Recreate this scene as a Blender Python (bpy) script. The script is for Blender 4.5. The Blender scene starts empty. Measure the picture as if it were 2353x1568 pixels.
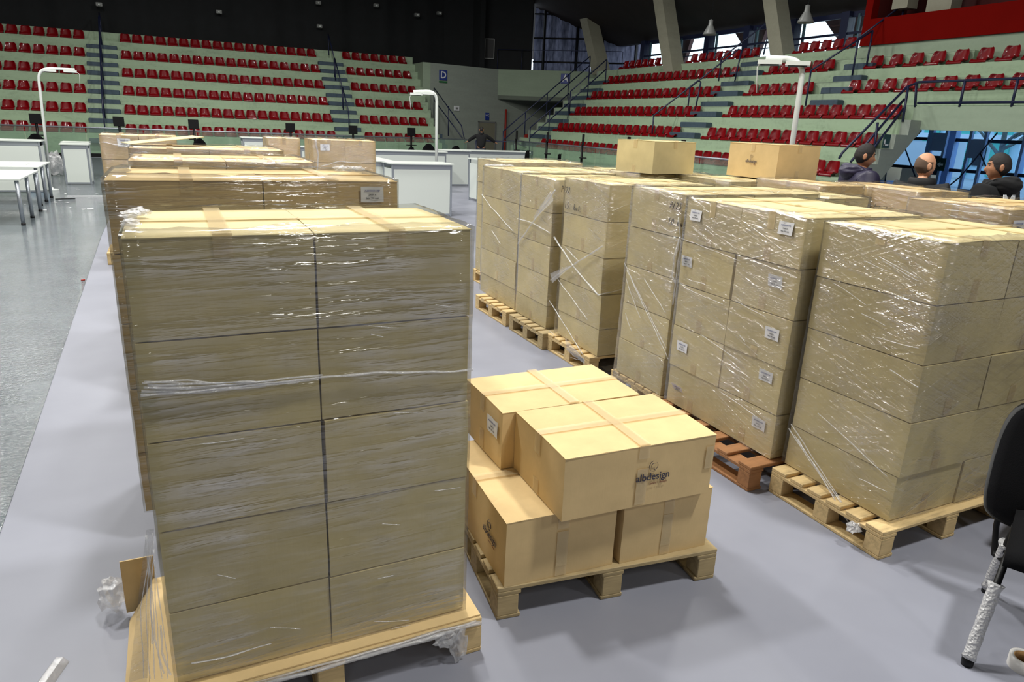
import bpy, bmesh, math, random
import numpy as np
from mathutils import Vector, Matrix, noise
R = random.Random(7)
PI = math.pi
sc = bpy.context.scene
col = sc.collection
rad = math.radians

# ---------------------------------------------------------------- camera
CAMH = 1.9
F_PX = 1600.0
def cam_axes():
    pitch, roll, yaw = rad(17.25), rad(-2.43), rad(26.0)
    cp, sp, cr, sr = math.cos(pitch), math.sin(pitch), math.cos(roll), math.sin(roll)
    fw = Vector((0, cp, -sp)); rt = Vector((1, 0, 0)); dn = fw.cross(rt)
    r2 = cr*rt + sr*dn; d2 = -sr*rt + cr*dn
    Z = Matrix.Rotation(-yaw, 3, 'Z')
    return Z @ r2, Z @ d2, Z @ fw
AX, AD, AF = cam_axes()
cam = bpy.data.cameras.new('camera')
camo = bpy.data.objects.new('camera', cam)
col.objects.link(camo)
m = Matrix((AX, -AD, -AF)).transposed().to_4x4()
m.translation = Vector((0, 0, CAMH))
camo.matrix_world = m
cam.sensor_width = 36.0
cam.sensor_fit = 'HORIZONTAL'
cam.lens = 36.0*F_PX/2353.0
cam.clip_start = 0.05; cam.clip_end = 400
sc.camera = camo
# ---------------------------------------------------------------- world (overcast daylight outside the hall)
sc.view_settings.view_transform = 'Standard'
sc.view_settings.look = 'None'
sc.view_settings.gamma = 1.0
sc.view_settings.use_curve_mapping = False
sc.view_settings.exposure = 0.0
w = bpy.data.worlds.new('world'); sc.world = w; w.use_nodes = True
bg = w.node_tree.nodes['Background']
bg.inputs[0].default_value = (0.78, 0.89, 1.0, 1); bg.inputs[1].default_value = 2.4
# ---------------------------------------------------------------- hall lamps under the roof, and unseen fill lamps added
def lamp(x, y, z, power, size=0.9, colr=(1.0, 0.99, 0.94)):
    l = bpy.data.lights.new('hall_and_fill_lamp', 'AREA'); l.shape = 'DISK'; l.size = size
    l.energy = power*0.42; l.color = colr
    o = bpy.data.objects.new('hall_and_fill_lamp', l); col.objects.link(o)
    o.location = (x, y, z)
    o.rotation_euler = (0, 0, 0)
    return o
LAMP_Z = 10.5
for (x, y, p) in [(-2.6, 8.0, 1450), (-2.6, 12.5, 1600), (1.2, 5.5, 1400), (2.5, 12.0, 1000), (9.0, 8.0, 650), (4.8, -0.8, 1900),
                  (-13, 5, 1000), (-13, 13, 1600), (-15, -3, 500), (-5, -9, 400), (3, -12, 950), (10, -9, 900),  # side and rear lamps added to fill the carton fronts and left faces
                  (-8, 22, 1000), (-3, 26, 1650), (5, 26, 1650), (12, 21, 900), (12, 14, 550), (2, 18, 900)]:
    lamp(x, y, LAMP_Z, p)

# ---------------------------------------------------------------- pixel helpers (photo pixels -> points at a known plane)
def ray(px, py):
    return AX*(px-1176.5) + AD*(py-784.0) + AF*F_PX
O = Vector((0, 0, CAMH))
def atz(px, py, z): d = ray(px, py); return O + d*((z-CAMH)/d.z)
def atx(px, py, x): d = ray(px, py); return O + d*(x/d.x)
def aty(px, py, y): d = ray(px, py); return O + d*(y/d.y)

# ---------------------------------------------------------------- materials
def lin(c):
    return tuple((v/12.92 if v <= 0.04045 else ((v+0.055)/1.055)**2.4) for v in c)
def hexc(r, g, b): return lin((r/255, g/255, b/255))
class NT:
    def __init__(s, name):
        s.m = bpy.data.materials.new(name); s.m.use_nodes = True
        s.t = s.m.node_tree; s.n = s.t.nodes; s.l = s.t.links
        s.b = s.n['Principled BSDF']; s.out = s.n['Material Output']
    def new(s, typ, **kw):
        n = s.n.new(typ)
        for k, v in kw.items(): setattr(n, k, v)
        return n
    def link(s, a, b): s.l.new(a, b)
    def coords(s, kind='Object', scale=(1, 1, 1), rot=(0, 0, 0)):
        tc = s.new('ShaderNodeTexCoord'); mp = s.new('ShaderNodeMapping')
        mp.inputs['Scale'].default_value = scale; mp.inputs['Rotation'].default_value = rot
        s.link(tc.outputs[kind], mp.inputs[0]); return mp.outputs[0]
    def noise(s, vec, scale, detail=3, rough=0.55):
        n = s.new('ShaderNodeTexNoise'); n.inputs['Scale'].default_value = scale
        n.inputs['Detail'].default_value = detail; n.inputs['Roughness'].default_value = rough
        s.link(vec, n.inputs['Vector']); return n.outputs[0]
    def ramp(s, fac, stops):
        r = s.new('ShaderNodeValToRGB'); e = r.color_ramp.elements
        while len(e) < len(stops): e.new(0.5)
        for i, (p, c) in enumerate(stops):
            e[i].position = p; e[i].color = (*c, 1) if len(c) == 3 else c
        s.link(fac, r.inputs[0]); return r.outputs[0]
    def math(s, op, a, b=None, clamp=False):
        n = s.new('ShaderNodeMath', operation=op); n.use_clamp = clamp
        for i, v in enumerate((a, b)):
            if v is None: continue
            if isinstance(v, (int, float)): n.inputs[i].default_value = v
            else: s.link(v, n.inputs[i])
        return n.outputs[0]
    def bump(s, h, strength, dist=0.01):
        b = s.new('ShaderNodeBump'); b.inputs['Strength'].default_value = strength
        b.inputs['Distance'].default_value = dist; s.link(h, b.inputs['Height']); return b.outputs[0]
def simple(name, c, rough=0.6, metal=0.0, var=0.0, vscale=8, bump=0.0, bscale=60, coat=0, spec=None):
    n = NT(name); b = n.b
    b.inputs['Roughness'].default_value = rough; b.inputs['Metallic'].default_value = metal
    if spec is not None: b.inputs['Specular IOR Level'].default_value = spec
    if coat: b.inputs['Coat Weight'].default_value = coat; b.inputs['Coat Roughness'].default_value = 0.08
    v = n.coords()
    if var > 0:
        f = n.noise(v, vscale, 4)
        lo = tuple(x*(1-var) for x in c); hi = tuple(min(1, x*(1+var)) for x in c)
        n.link(n.ramp(f, [(0.3, lo), (0.7, hi)]), b.inputs['Base Color'])
    else:
        b.inputs['Base Color'].default_value = (*c, 1)
    if bump > 0:
        n.link(n.bump(n.noise(v, bscale, 3), bump, 0.004), b.inputs['Normal'])
    return n.m
def cardboard(name, c):
    n = NT(name); b = n.b; b.inputs['Roughness'].default_value = 0.72
    b.inputs['Specular IOR Level'].default_value = 0.25
    info = n.new('ShaderNodeObjectInfo')
    v = n.coords()
    add = n.new('ShaderNodeVectorMath', operation='ADD'); n.link(v, add.inputs[0])
    sc3 = n.new('ShaderNodeVectorMath', operation='SCALE'); n.link(info.outputs['Location'], sc3.inputs[0]); sc3.inputs['Scale'].default_value = 3.1
    n.link(sc3.outputs[0], add.inputs[1])
    f = n.noise(add.outputs[0], 5.0, 5, 0.6)
    colr = n.ramp(f, [(0.25, tuple(x*0.86 for x in c)), (0.75, tuple(x*1.08 for x in c))])
    # per carton tone
    hsv = n.new('ShaderNodeHueSaturation')
    n.link(colr, hsv.inputs['Color'])
    val = n.math('ADD', n.math('MULTIPLY', info.outputs['Random'], 0.16), 0.92)
    n.link(val, hsv.inputs['Value']); n.link(hsv.outputs[0], b.inputs['Base Color'])
    mp = n.coords(scale=(1, 1, 1))
    wv = n.new('ShaderNodeTexNoise'); wv.inputs['Scale'].default_value = 1.0; wv.inputs['Detail'].default_value = 2
    s2 = n.coords(scale=(150, 150, 4)); n.link(s2, wv.inputs['Vector'])
    f2 = n.noise(add.outputs[0], 14, 3)
    h = n.math('ADD', n.math('MULTIPLY', wv.outputs[0], 0.25), f2)
    n.link(n.bump(h, 0.25, 0.004), b.inputs['Normal'])
    return n.m
CB = {'tan': cardboard('cardboard_tan', hexc(208, 192, 146)),
      'brown': cardboard('cardboard_brown', hexc(200, 174, 126)),
      'warm': cardboard('cardboard_warm', hexc(216, 188, 138))}
M_EDGE = simple('cardboard_raw_edge', hexc(150, 115, 72), 0.85, var=0.25, vscale=40)
def tape_mat():
    n = NT('packing_tape'); b = n.b
    b.inputs['Base Color'].default_value = (*hexc(224, 206, 166), 1)
    b.inputs['Roughness'].default_value = 0.28
    v = n.coords(scale=(1, 1, 1)); f = n.noise(v, 45, 4)
    n.link(n.bump(f, 0.35, 0.004), b.inputs['Normal'])
    tr = n.new('ShaderNodeBsdfTransparent'); tr.inputs[0].default_value = (0.97, 0.93, 0.85, 1)
    mx = n.new('ShaderNodeMixShader'); mx.inputs[0].default_value = 0.45
    n.link(tr.outputs[0], mx.inputs[1]); n.link(b.outputs[0], mx.inputs[2]); n.link(mx.outputs[0], n.out.inputs[0])
    return n.m
M_TAPE = tape_mat()
def film_mat(name, base=0.07, streak=0.42, veil=0.05, slope=0.35, rough=0.11, freq=42, tint=(0.90, 0.90, 0.89, 1), bstr=0.85):
    """clear stretch film: transparent sheet with a stretched, wrinkled gloss"""
    n = NT(name); n.n.remove(n.b)
    tc = n.new('ShaderNodeTexCoord'); sep = n.new('ShaderNodeSeparateXYZ'); n.link(tc.outputs['Object'], sep.inputs[0])
    def streaks(sl, fr, seed, thin):
        # height coordinate sheared along the wall, so that the wrinkles run slanting round the load
        s1 = n.math('MULTIPLY', sep.outputs[0], sl); s2 = n.math('MULTIPLY', sep.outputs[1], -sl)
        zz = n.math('ADD', n.math('ADD', sep.outputs[2], s1), s2)
        zz = n.math('ADD', n.math('MULTIPLY', zz, fr), seed)
        cx = n.math('MULTIPLY', sep.outputs[0], 1.3); cy = n.math('MULTIPLY', sep.outputs[1], 1.3)
        cb = n.new('ShaderNodeCombineXYZ'); n.link(cx, cb.inputs[0]); n.link(cy, cb.inputs[1]); n.link(zz, cb.inputs[2])
        return n.noise(cb.outputs[0], 1.0, thin, 0.5)
    a = streaks(slope*0.25, freq, 0.0, 4); b2 = streaks(-slope, freq*1.5, 5.3, 4); c = streaks(slope, freq*1.5, 9.1, 3)
    patch = n.noise(tc.outputs['Object'], 2.4, 3)
    h = n.math('ADD', n.math('ADD', a, n.math('MULTIPLY', b2, 0.8)), n.math('MULTIPLY', c, 0.6))
    bp = n.new('ShaderNodeBump'); bp.inputs['Strength'].default_value = bstr; bp.inputs['Distance'].default_value = 0.02
    n.link(h, bp.inputs['Height'])
    mask = n.new('ShaderNodeMapRange'); mask.inputs['From Min'].default_value = 0.50; mask.inputs['From Max'].default_value = 0.78
    n.link(n.math('MAXIMUM', b2, n.math('MAXIMUM', a, c)), mask.inputs['Value'])
    pm = n.new('ShaderNodeMapRange'); pm.inputs['From Min'].default_value = 0.38; pm.inputs['From Max'].default_value = 0.68
    n.link(patch, pm.inputs['Value'])
    gl = n.new('ShaderNodeBsdfGlossy'); gl.inputs['Roughness'].default_value = rough; gl.inputs['Color'].default_value = (1, 1, 1, 1)
    n.link(bp.outputs[0], gl.inputs['Normal'])
    df = n.new('ShaderNodeBsdfDiffuse'); df.inputs['Color'].default_value = (0.75, 0.75, 0.78, 1); n.link(bp.outputs[0], df.inputs['Normal'])  # pale diffuse veil put in for the film's dim reflections
    tr = n.new('ShaderNodeBsdfTransparent'); tr.inputs[0].default_value = tint
    vf = n.math('MULTIPLY', n.math('ADD', n.math('MULTIPLY', pm.outputs[0], 0.9), 0.35), veil)
    m1 = n.new('ShaderNodeMixShader'); n.link(vf, m1.inputs[0]); n.link(tr.outputs[0], m1.inputs[1]); n.link(df.outputs[0], m1.inputs[2])
    lw = n.new('ShaderNodeLayerWeight'); lw.inputs['Blend'].default_value = 0.5; fr = n.math('POWER', lw.outputs['Facing'], 4.0)
    g = n.math('ADD', n.math('MULTIPLY', n.math('MULTIPLY', mask.outputs[0], n.math('ADD', n.math('MULTIPLY', pm.outputs[0], 0.8), 0.2)), streak), n.math('ADD', n.math('MULTIPLY', pm.outputs[0], base), n.math('ADD', n.math('MULTIPLY', fr, 0.35), 0.03)), clamp=True)
    m2 = n.new('ShaderNodeMixShader'); n.link(g, m2.inputs[0]); n.link(m1.outputs[0], m2.inputs[1]); n.link(gl.outputs[0], m2.inputs[2])
    n.link(m2.outputs[0], n.out.inputs[0])
    return n.m
M_FILM = film_mat('stretch_film')
M_FILM_F = film_mat('stretch_film_heavy', base=0.09, streak=0.42, veil=0.06, slope=0.06, rough=0.13, freq=24, tint=(0.82, 0.82, 0.79, 1), bstr=0.62)
M_FILM_P = film_mat('stretch_film_crossed', base=0.08, streak=0.42, veil=0.05, slope=0.45, rough=0.12, freq=34, tint=(0.84, 0.84, 0.82, 1), bstr=0.8)
def film_dense():
    n = NT('bunched_film'); n.n.remove(n.b)
    v = n.coords(); f = n.noise(v, 60, 4)
    bp = n.new('ShaderNodeBump'); bp.inputs['Strength'].default_value = 1.0; bp.inputs['Distance'].default_value = 0.01; n.link(f, bp.inputs['Height'])
    gl = n.new('ShaderNodeBsdfGlossy'); gl.inputs['Roughness'].default_value = 0.2; n.link(bp.outputs[0], gl.inputs['Normal'])
    df = n.new('ShaderNodeBsdfDiffuse'); df.inputs['Color'].default_value = (0.85, 0.85, 0.87, 1)
    tr = n.new('ShaderNodeBsdfTransparent')
    a = n.new('ShaderNodeMixShader'); a.inputs[0].default_value = 0.45; n.link(df.outputs[0], a.inputs[1]); n.link(gl.outputs[0], a.inputs[2])
    b = n.new('ShaderNodeMixShader'); b.inputs[0].default_value = 0.38
    n.link(tr.outputs[0], b.inputs[1]); n.link(a.outputs[0], b.inputs[2]); n.link(b.outputs[0], n.out.inputs[0])
    return n.m
M_BUNCH = film_dense()
def wood_mat(name, c):
    n = NT(name); b = n.b; b.inputs['Roughness'].default_value = 0.75
    v = n.coords(scale=(3, 30, 30)); f = n.noise(v, 2.0, 5, 0.6)
    v2 = n.coords(); f2 = n.noise(v2, 6, 4)
    mx = n.math('ADD', n.math('MULTIPLY', f, 0.6), n.math('MULTIPLY', f2, 0.4))
    n.link(n.ramp(mx, [(0.3, tuple(x*0.55 for x in c)), (0.5, c), (0.7, tuple(x*1.15 for x in c))]), b.inputs['Base Color'])
    n.link(n.bump(f, 0.4, 0.003), b.inputs['Normal'])
    return n.m
M_WOOD = wood_mat('pallet_wood', hexc(205, 178, 128))
M_WOOD_OLD = wood_mat('pallet_wood_weathered', hexc(172, 152, 112))
M_WOOD_DARK = wood_mat('pallet_wood_brown', hexc(160, 112, 70))
M_PAPER = simple('label_paper', hexc(226, 226, 228), 0.6)
M_INKB = simple('ink_blue', hexc(60, 70, 120), 0.7)
M_INKK = simple('ink_black', hexc(40, 40, 42), 0.7)
M_INKR = simple('ink_red', hexc(120, 50, 40), 0.7)
M_SEAT = simple('seat_red_gloss', hexc(118, 3, 12), 0.4, var=0.08, vscale=3, coat=0.3, spec=0.15)
M_SEAT.node_tree.nodes['Principled BSDF'].inputs['Coat Roughness'].default_value = 0.05
def concrete_mat(name, c, stain=0.3):
    n = NT(name); b = n.b; b.inputs['Roughness'].default_value = 0.8
    v = n.coords(scale=(0.25, 0.25, 1.2)); f = n.noise(v, 3.0, 6, 0.65)
    v2 = n.coords(); f2 = n.noise(v2, 9, 5, 0.6)
    mx = n.math('ADD', n.math('MULTIPLY', f, 0.65), n.math('MULTIPLY', f2, 0.35))
    n.link(n.ramp(mx, [(0.30, tuple(x*(1-stain) for x in c)), (0.5, c), (0.72, tuple(x*1.1 for x in c))]), b.inputs['Base Color'])
    n.link(n.bump(f2, 0.15, 0.01), b.inputs['Normal'])
    return n.m
M_CONC = concrete_mat('stand_concrete', hexc(160, 180, 152))
M_WALLG = concrete_mat('painted_wall_grey', hexc(150, 158, 148), 0.10)
M_WALLW = concrete_mat('painted_wall_white', hexc(150, 166, 144), 0.10)
M_STEP = simple('step_rubber', hexc(62, 78, 92), 0.7, var=0.12, vscale=10)
M_DRAPE = simple('black_drape', hexc(22, 24, 26), 0.9, var=0.15, vscale=2)
M_ROOF = simple('dark_roof', hexc(34, 24, 22), 0.85, var=0.2, vscale=1.5)
M_NAVY = simple('navy_painted_steel', hexc(30, 36, 66), 0.4)
M_BLACK = simple('black_plastic', hexc(14, 14, 16), 0.45, spec=0.25)
M_BLACKF = simple('black_fabric', hexc(16, 16, 18), 0.95, spec=0.1, bump=0.4, bscale=300)
M_GREYP = simple('grey_plastic', hexc(120, 122, 120), 0.4)
M_WHITE = simple('white_laminate', hexc(214, 220, 214), 0.35)
M_WHITEP = simple('white_painted_tube', hexc(220, 224, 220), 0.35)
M_ALU = simple('aluminium', hexc(176, 182, 190), 0.35, metal=0.7)
M_CHROME = simple('chrome', hexc(190, 192, 195), 0.15, metal=1.0)
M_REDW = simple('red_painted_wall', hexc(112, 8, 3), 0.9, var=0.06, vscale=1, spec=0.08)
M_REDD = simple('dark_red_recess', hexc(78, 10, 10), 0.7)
M_BEAM = concrete_mat('beam_concrete', hexc(150, 148, 130), 0.12)
M_RED = simple('red_pipe_paint', hexc(150, 40, 30), 0.5)
M_SIGNB = simple('sign_blue', hexc(40, 60, 140), 0.4)
M_SIGNG = simple('sign_green', hexc(40, 110, 60), 0.4)
M_SIGNW = simple('sign_white', hexc(225, 228, 230), 0.4)
M_BARR = simple('opening_frame', hexc(120, 130, 122), 0.6)

# ---------------------------------------------------------------- mesh building
class MB:
    def __init__(s): s.v = []; s.f = []; s.mi = []; s.sm = []
    def add(s, vs, fs, mi=0, smooth=False):
        o = len(s.v); s.v += [tuple(p) for p in vs]
        for f in fs: s.f.append(tuple(o+i for i in f)); s.mi.append(mi); s.sm.append(smooth)
    def box(s, x0, x1, y0, y1, z0, z1, mi=0, M=None):
        vs = [Vector((x, y, z)) for z in (z0, z1) for y in (y0, y1) for x in (x0, x1)]
        if M is not None: vs = [M @ p for p in vs]
        s.add(vs, [(0, 2, 3, 1), (4, 5, 7, 6), (0, 1, 5, 4), (2, 6, 7, 3), (1, 3, 7, 5), (0, 4, 6, 2)], mi)
    def bbox(s, x0, x1, y0, y1, z0, z1, b=0.004, mi=0):
        """box with chamfered vertical and top edges"""
        b = min(b, (x1-x0)*.3, (y1-y0)*.3, (z1-z0)*.3)
        def ring(i, z): return [(x0+i+ (b if i == 0 else b), y0+i, z), (x1-i-b, y0+i, z), (x1-i, y0+i+b, z), (x1-i, y1-i-b, z),
                                (x1-i-b, y1-i, z), (x0+i+b, y1-i, z), (x0+i, y1-i-b, z), (x0+i, y0+i+b, z)]
        rings = [ring(b, z0), ring(0, z0+b), ring(0, z1-b), ring(b, z1)]
        vs = sum(rings, []); fs = [tuple(range(7, -1, -1))]
        for k in range(3):
            for i in range(8):
                j = (i+1) % 8; fs.append((k*8+i, k*8+j, k*8+8+j, k*8+8+i))
        fs.append(tuple(range(24, 32))); s.add(vs, fs, mi)
    def tube(s, pts, r, n=8, cap=True, mi=0, flat=1.0, smooth=True):
        pts = [Vector(p) for p in pts]; rr = r if isinstance(r, (list, tuple)) else [r]*len(pts)
        rings = []; up = None
        for i, p in enumerate(pts):
            t = (pts[min(i+1, len(pts)-1)] - pts[max(i-1, 0)])
            if t.length < 1e-9: t = Vector((0, 0, 1))
            t.normalize()
            if up is None:
                up = Vector((0, 0, 1)) if abs(t.z) < 0.9 else Vector((1, 0, 0))
            a = t.cross(up)
            if a.length < 1e-6: a = t.cross(Vector((0, 1, 0)))
            a.normalize(); b = a.cross(t).normalized(); up = b
            rings.append([p + a*(math.cos(2*PI*k/n)*rr[i]) + b*(math.sin(2*PI*k/n)*rr[i]*flat) for k in range(n)])
        vs = sum(rings, []); fs = []
        for i in range(len(pts)-1):
            for k in range(n):
                j = (k+1) % n; fs.append((i*n+k, i*n+j, (i+1)*n+j, (i+1)*n+k))
        if cap: fs.append(tuple(range(n-1, -1, -1))); fs.append(tuple(range((len(pts)-1)*n, len(pts)*n)))
        s.add(vs, fs, mi, smooth)
    def prism(s, poly, axis, a, b, mi=0):
        """extrude polygon; axis 'x': poly=(y,z); 'y': poly=(x,z); 'z': poly=(x,y)"""
        def P(u, v, t): return (t, u, v) if axis == 'x' else ((u, t, v) if axis == 'y' else (u, v, t))
        n = len(poly); vs = [P(u, v, a) for u, v in poly] + [P(u, v, b) for u, v in poly]
        fs = [tuple(range(n)), tuple(range(2*n-1, n-1, -1))] + [(i, i+n, (i+1) % n+n, (i+1) % n) for i in range(n)]
        s.add(vs, fs, mi)
    def lathe(s, prof, c=(0, 0, 0), n=20, mi=0, M=None):
        vs = []; fs = []
        for r, z in prof:
            for k in range(n):
                p = Vector((c[0]+r*math.cos(2*PI*k/n), c[1]+r*math.sin(2*PI*k/n), c[2]+z))
                vs.append(M @ p if M is not None else p)
        for i in range(len(prof)-1):
            for k in range(n):
                j = (k+1) % n; fs.append((i*n+k, i*n+j, (i+1)*n+j, (i+1)*n+k))
        s.add(vs, fs, mi, True)
    def mesh(s, name, mats, sharp=None):
        me = bpy.data.meshes.new(name); me.from_pydata(s.v, [], s.f)
        for m_ in (mats if isinstance(mats, (list, tuple)) else [mats]): me.materials.append(m_)
        me.polygons.foreach_set('material_index', s.mi); me.polygons.foreach_set('use_smooth', s.sm)
        bm = bmesh.new(); bm.from_mesh(me); bmesh.ops.recalc_face_normals(bm, faces=bm.faces); bm.to_mesh(me); bm.free()
        me.update(); return me
    def build(s, name, mats, parent=None, loc=None, rz=0, **kw):
        return link(name, s.mesh(name, mats), parent, loc, rz, **kw)
def link(name, me, parent=None, loc=None, rz=0, label=None, cat=None, group=None, kind=None):
    o = bpy.data.objects.new(name, me); col.objects.link(o)
    if parent is not None: o.parent = parent
    if loc is not None: o.location = loc
    if rz: o.rotation_euler = (0, 0, rz)
    if label: o['label'] = label
    if cat: o['category'] = cat
    if group: o['group'] = group
    if kind: o['kind'] = kind
    return o
def thing(name, label, cat, loc=(0, 0, 0), rz=0, group=None):
    return link(name, None, None, loc, rz, label, cat, group)
def struct(name, mb, mats, parent=None, loc=None, rz=0):
    return mb.build(name, mats, parent, loc, rz, kind='structure' if parent is None else None)
_txt = {}
def text_mesh(s, size, extrude=0.0004, shear=0, bold=0.0, align='CENTER'):
    key = (s, size, extrude, shear, bold, align)
    if key in _txt: return _txt[key]
    c = bpy.data.curves.new('printed_text', 'FONT'); c.body = s; c.size = size; c.extrude = extrude; c.shear = shear
    c.offset = bold; c.align_x = align; c.align_y = 'CENTER'; c.resolution_u = 3
    o = bpy.data.objects.new('tmp_text', c); col.objects.link(o)
    dg = bpy.context.evaluated_depsgraph_get(); me = bpy.data.meshes.new_from_object(o.evaluated_get(dg))
    bpy.data.objects.remove(o); _txt[key] = me; return me
def text_on(s, size, mat, parent, loc, rot, name='printed_text', **kw):
    me = text_mesh(s, size, **kw).copy(); me.materials.clear(); me.materials.append(mat)
    o = link(name, me, parent, loc); o.rotation_euler = rot; return o
ROTF = {'-y': (PI/2, 0, 0), '-x': (PI/2, 0, -PI/2), '+x': (PI/2, 0, PI/2), '+y': (PI/2, 0, PI)}

# ================================================================ STRUCTURE
def floor_mats():
    n = NT('floor_vinyl'); b = n.b
    v = n.coords(); f = n.noise(v, 1.3, 4); f2 = n.noise(v, 220, 2)
    n.link(n.ramp(f, [(0.3, hexc(131, 133, 145)), (0.7, hexc(141, 143, 155))]), b.inputs['Base Color'])
    b.inputs['Roughness'].default_value = 0.42; b.inputs['Specular IOR Level'].default_value = 0.35
    n.link(n.bump(f2, 0.05, 0.002), b.inputs['Normal'])
    g = NT('floor_under_plastic_film'); b = g.b
    v = g.coords(scale=(1, 1, 1)); f = g.noise(v, 3.0, 5)
    g.link(g.ramp(f, [(0.3, hexc(84, 92, 98)), (0.7, hexc(104, 112, 118))]), b.inputs['Base Color'])
    b.inputs['Roughness'].default_value = 0.5; b.inputs['Specular IOR Level'].default_value = 0.2
    b.inputs['Coat Weight'].default_value = 1.0; b.inputs['Coat Roughness'].default_value = 0.07; b.inputs['Coat IOR'].default_value = 1.6
    v1 = g.coords(scale=(9, 26, 1), rot=(0, 0, 0.35)); a = g.noise(v1, 1.0, 3, 0.7)
    v2 = g.coords(scale=(22, 60, 1), rot=(0, 0, 0.15)); c = g.noise(v2, 1.0, 3, 0.6)
    h = g.math('ADD', a, g.math('MULTIPLY', c, 0.7))
    bp = g.bump(h, 1.0, 0.017)
    g.link(bp, b.inputs['Normal']); g.link(bp, b.inputs['Coat Normal'])
    return n.m, g.m
M_FLOOR, M_FLOORP = floor_mats()
mb = MB(); mb.box(-40, 23.6, -30, 47, -0.1, 0.0)
struct('floor', mb, M_FLOOR)
# left field of the floor, still under its protective plastic film
mb = MB(); nx = 40
xs = [-40, -12, -6, -3, -1.15]
mb.prism([(-40, -30), (-0.42, -30), (-0.86, 3.0), (-1.08, 12.5), (-1.2, 32.5), (-40, 32.5)], 'z', 0.0, 0.004)
o = struct('floor_protective_film', mb, M_FLOORP)
o.name = 'floor'
# shell
mb = MB(); mb.box(-40, -39.7, -30, 47, 0, 14); struct('wall_left', mb, M_DRAPE)
mb = MB(); mb.box(-40, 24, -30.3, -30, 0, 14); struct('wall_front', mb, M_DRAPE)
mb = MB(); mb.box(-40, 16.2, 41.2, 41.5, 0, 14); mb.box(16.2, 16.5, 38.9, 41.5, 4.9, 14); struct('wall_back', mb, M_DRAPE)
# soft folds of the black drape behind the left stand
mb = MB()
x = -16.0; pts = []
while x < 16.2:
    pts.append((x, 41.05 + 0.10*math.sin(x*2.1) + 0.05*math.sin(x*5.3+1))); x += 0.18
vs = [(a, b, 4.6) for a, b in pts] + [(a, b, 13.9) for a, b in pts]; n_ = len(pts)
mb.add(vs, [(i, i+1, n_+i+1, n_+i) for i in range(n_-1)], 0, True)
mb.build('stage_drape', M_DRAPE, label='huge black drape hanging behind the far left seating stand', cat='drape')
# roof: flat over the arena, coming down to the clerestory on the right
mb = MB()
mb.prism([(-40, 13.9), (9.0, 13.9), (23.0, 6.3), (23.4, 6.3), (23.4, 6.8), (9.2, 14.4), (-40, 14.4)], 'y', -30.3, 47)
CEIL = struct('ceiling', mb, M_ROOF)
# right long wall outside the seating: sill below the clerestory and wall sections
mb = MB()
mb.box(22.9, 23.2, -30, 9.0, 0, 4.6); mb.box(22.9, 23.2, 20.5, 47, 0, 4.6); mb.box(22.9, 23.2, 9.0, 20.5, 3.3, 4.6)
mb.box(22.9, 23.2, -30, 16.9, 4.6, 6.3)
struct('wall_right', mb, M_ROOF)
# clerestory windows over the right stand
YM = [32.35, 29.85, 27.35, 24.85, 22.35, 19.85, 17.35]
def glass_mat():
    n = NT('window_glass'); n.n.remove(n.b)
    gl = n.new('ShaderNodeBsdfGlossy'); gl.inputs['Roughness'].default_value = 0.02
    tr = n.new('ShaderNodeBsdfTransparent'); tr.inputs[0].default_value = (0.90, 0.95, 0.95, 1)
    mx = n.new('ShaderNodeMixShader'); mx.inputs[0].default_value = 0.06; n.link(tr.outputs[0], mx.inputs[1]); n.link(gl.outputs[0], mx.inputs[2])
    n.link(mx.outputs[0], n.out.inputs[0]); return n.m
M_GLASS = glass_mat()
def barrier_glass():
    n = NT('barrier_glass'); n.n.remove(n.b)
    gl = n.new('ShaderNodeBsdfGlossy'); gl.inputs['Roughness'].default_value = 0.06; gl.inputs[0].default_value = (0.8, 0.95, 0.85, 1)
    tr = n.new('ShaderNodeBsdfTransparent'); tr.inputs[0].default_value = (0.84, 0.92, 0.86, 1)
    mx = n.new('ShaderNodeMixShader'); mx.inputs[0].default_value = 0.10; n.link(tr.outputs[0], mx.inputs[1]); n.link(gl.outputs[0], mx.inputs[2])
    df = n.new('ShaderNodeBsdfDiffuse'); df.inputs[0].default_value = (0.5, 0.6, 0.52, 1)
    m2 = n.new('ShaderNodeMixShader'); m2.inputs[0].default_value = 0.10; n.link(mx.outputs[0], m2.inputs[1]); n.link(df.outputs[0], m2.inputs[2])
    n.link(m2.outputs[0], n.out.inputs[0]); return n.m
M_BGLASS = barrier_glass()
for i in range(len(YM)-1):
    ya, yb = YM[i+1]+0.17, YM[i]-0.17
    e = link('window_%d' % (i+1), None, kind='structure')
    mb = MB(); mb.box(22.55, 22.9, yb, yb+0.34, 4.6, 6.3); mb.build('mullion', M_NAVY, e)
    mb = MB(); mb.box(22.60, 22.66, ya, yb, 5.52, 5.60); mb.box(22.60, 22.64, ya, yb, 5.32, 5.36); mb.build('guard_rail', M_NAVY, e)
    mb = MB(); mb.box(22.8, 22.815, ya, yb, 4.6, 6.3); mb.build('pane', M_GLASS, e)
    mb = MB(); mb.box(22.75, 22.85, ya, yb, 6.12, 6.3); mb.box(22.75, 22.85, ya, yb, 4.6, 4.68); mb.build('window_frame', M_NAVY, e)
    mb = MB(); mb.box(22.7, 22.78, yb-0.34, yb-0.26, 4.6, 6.2); mb.build('window_frame', simple('teal_frame', hexc(60, 90, 100), 0.5) if i == 0 else bpy.data.materials['teal_frame'], e)
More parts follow.
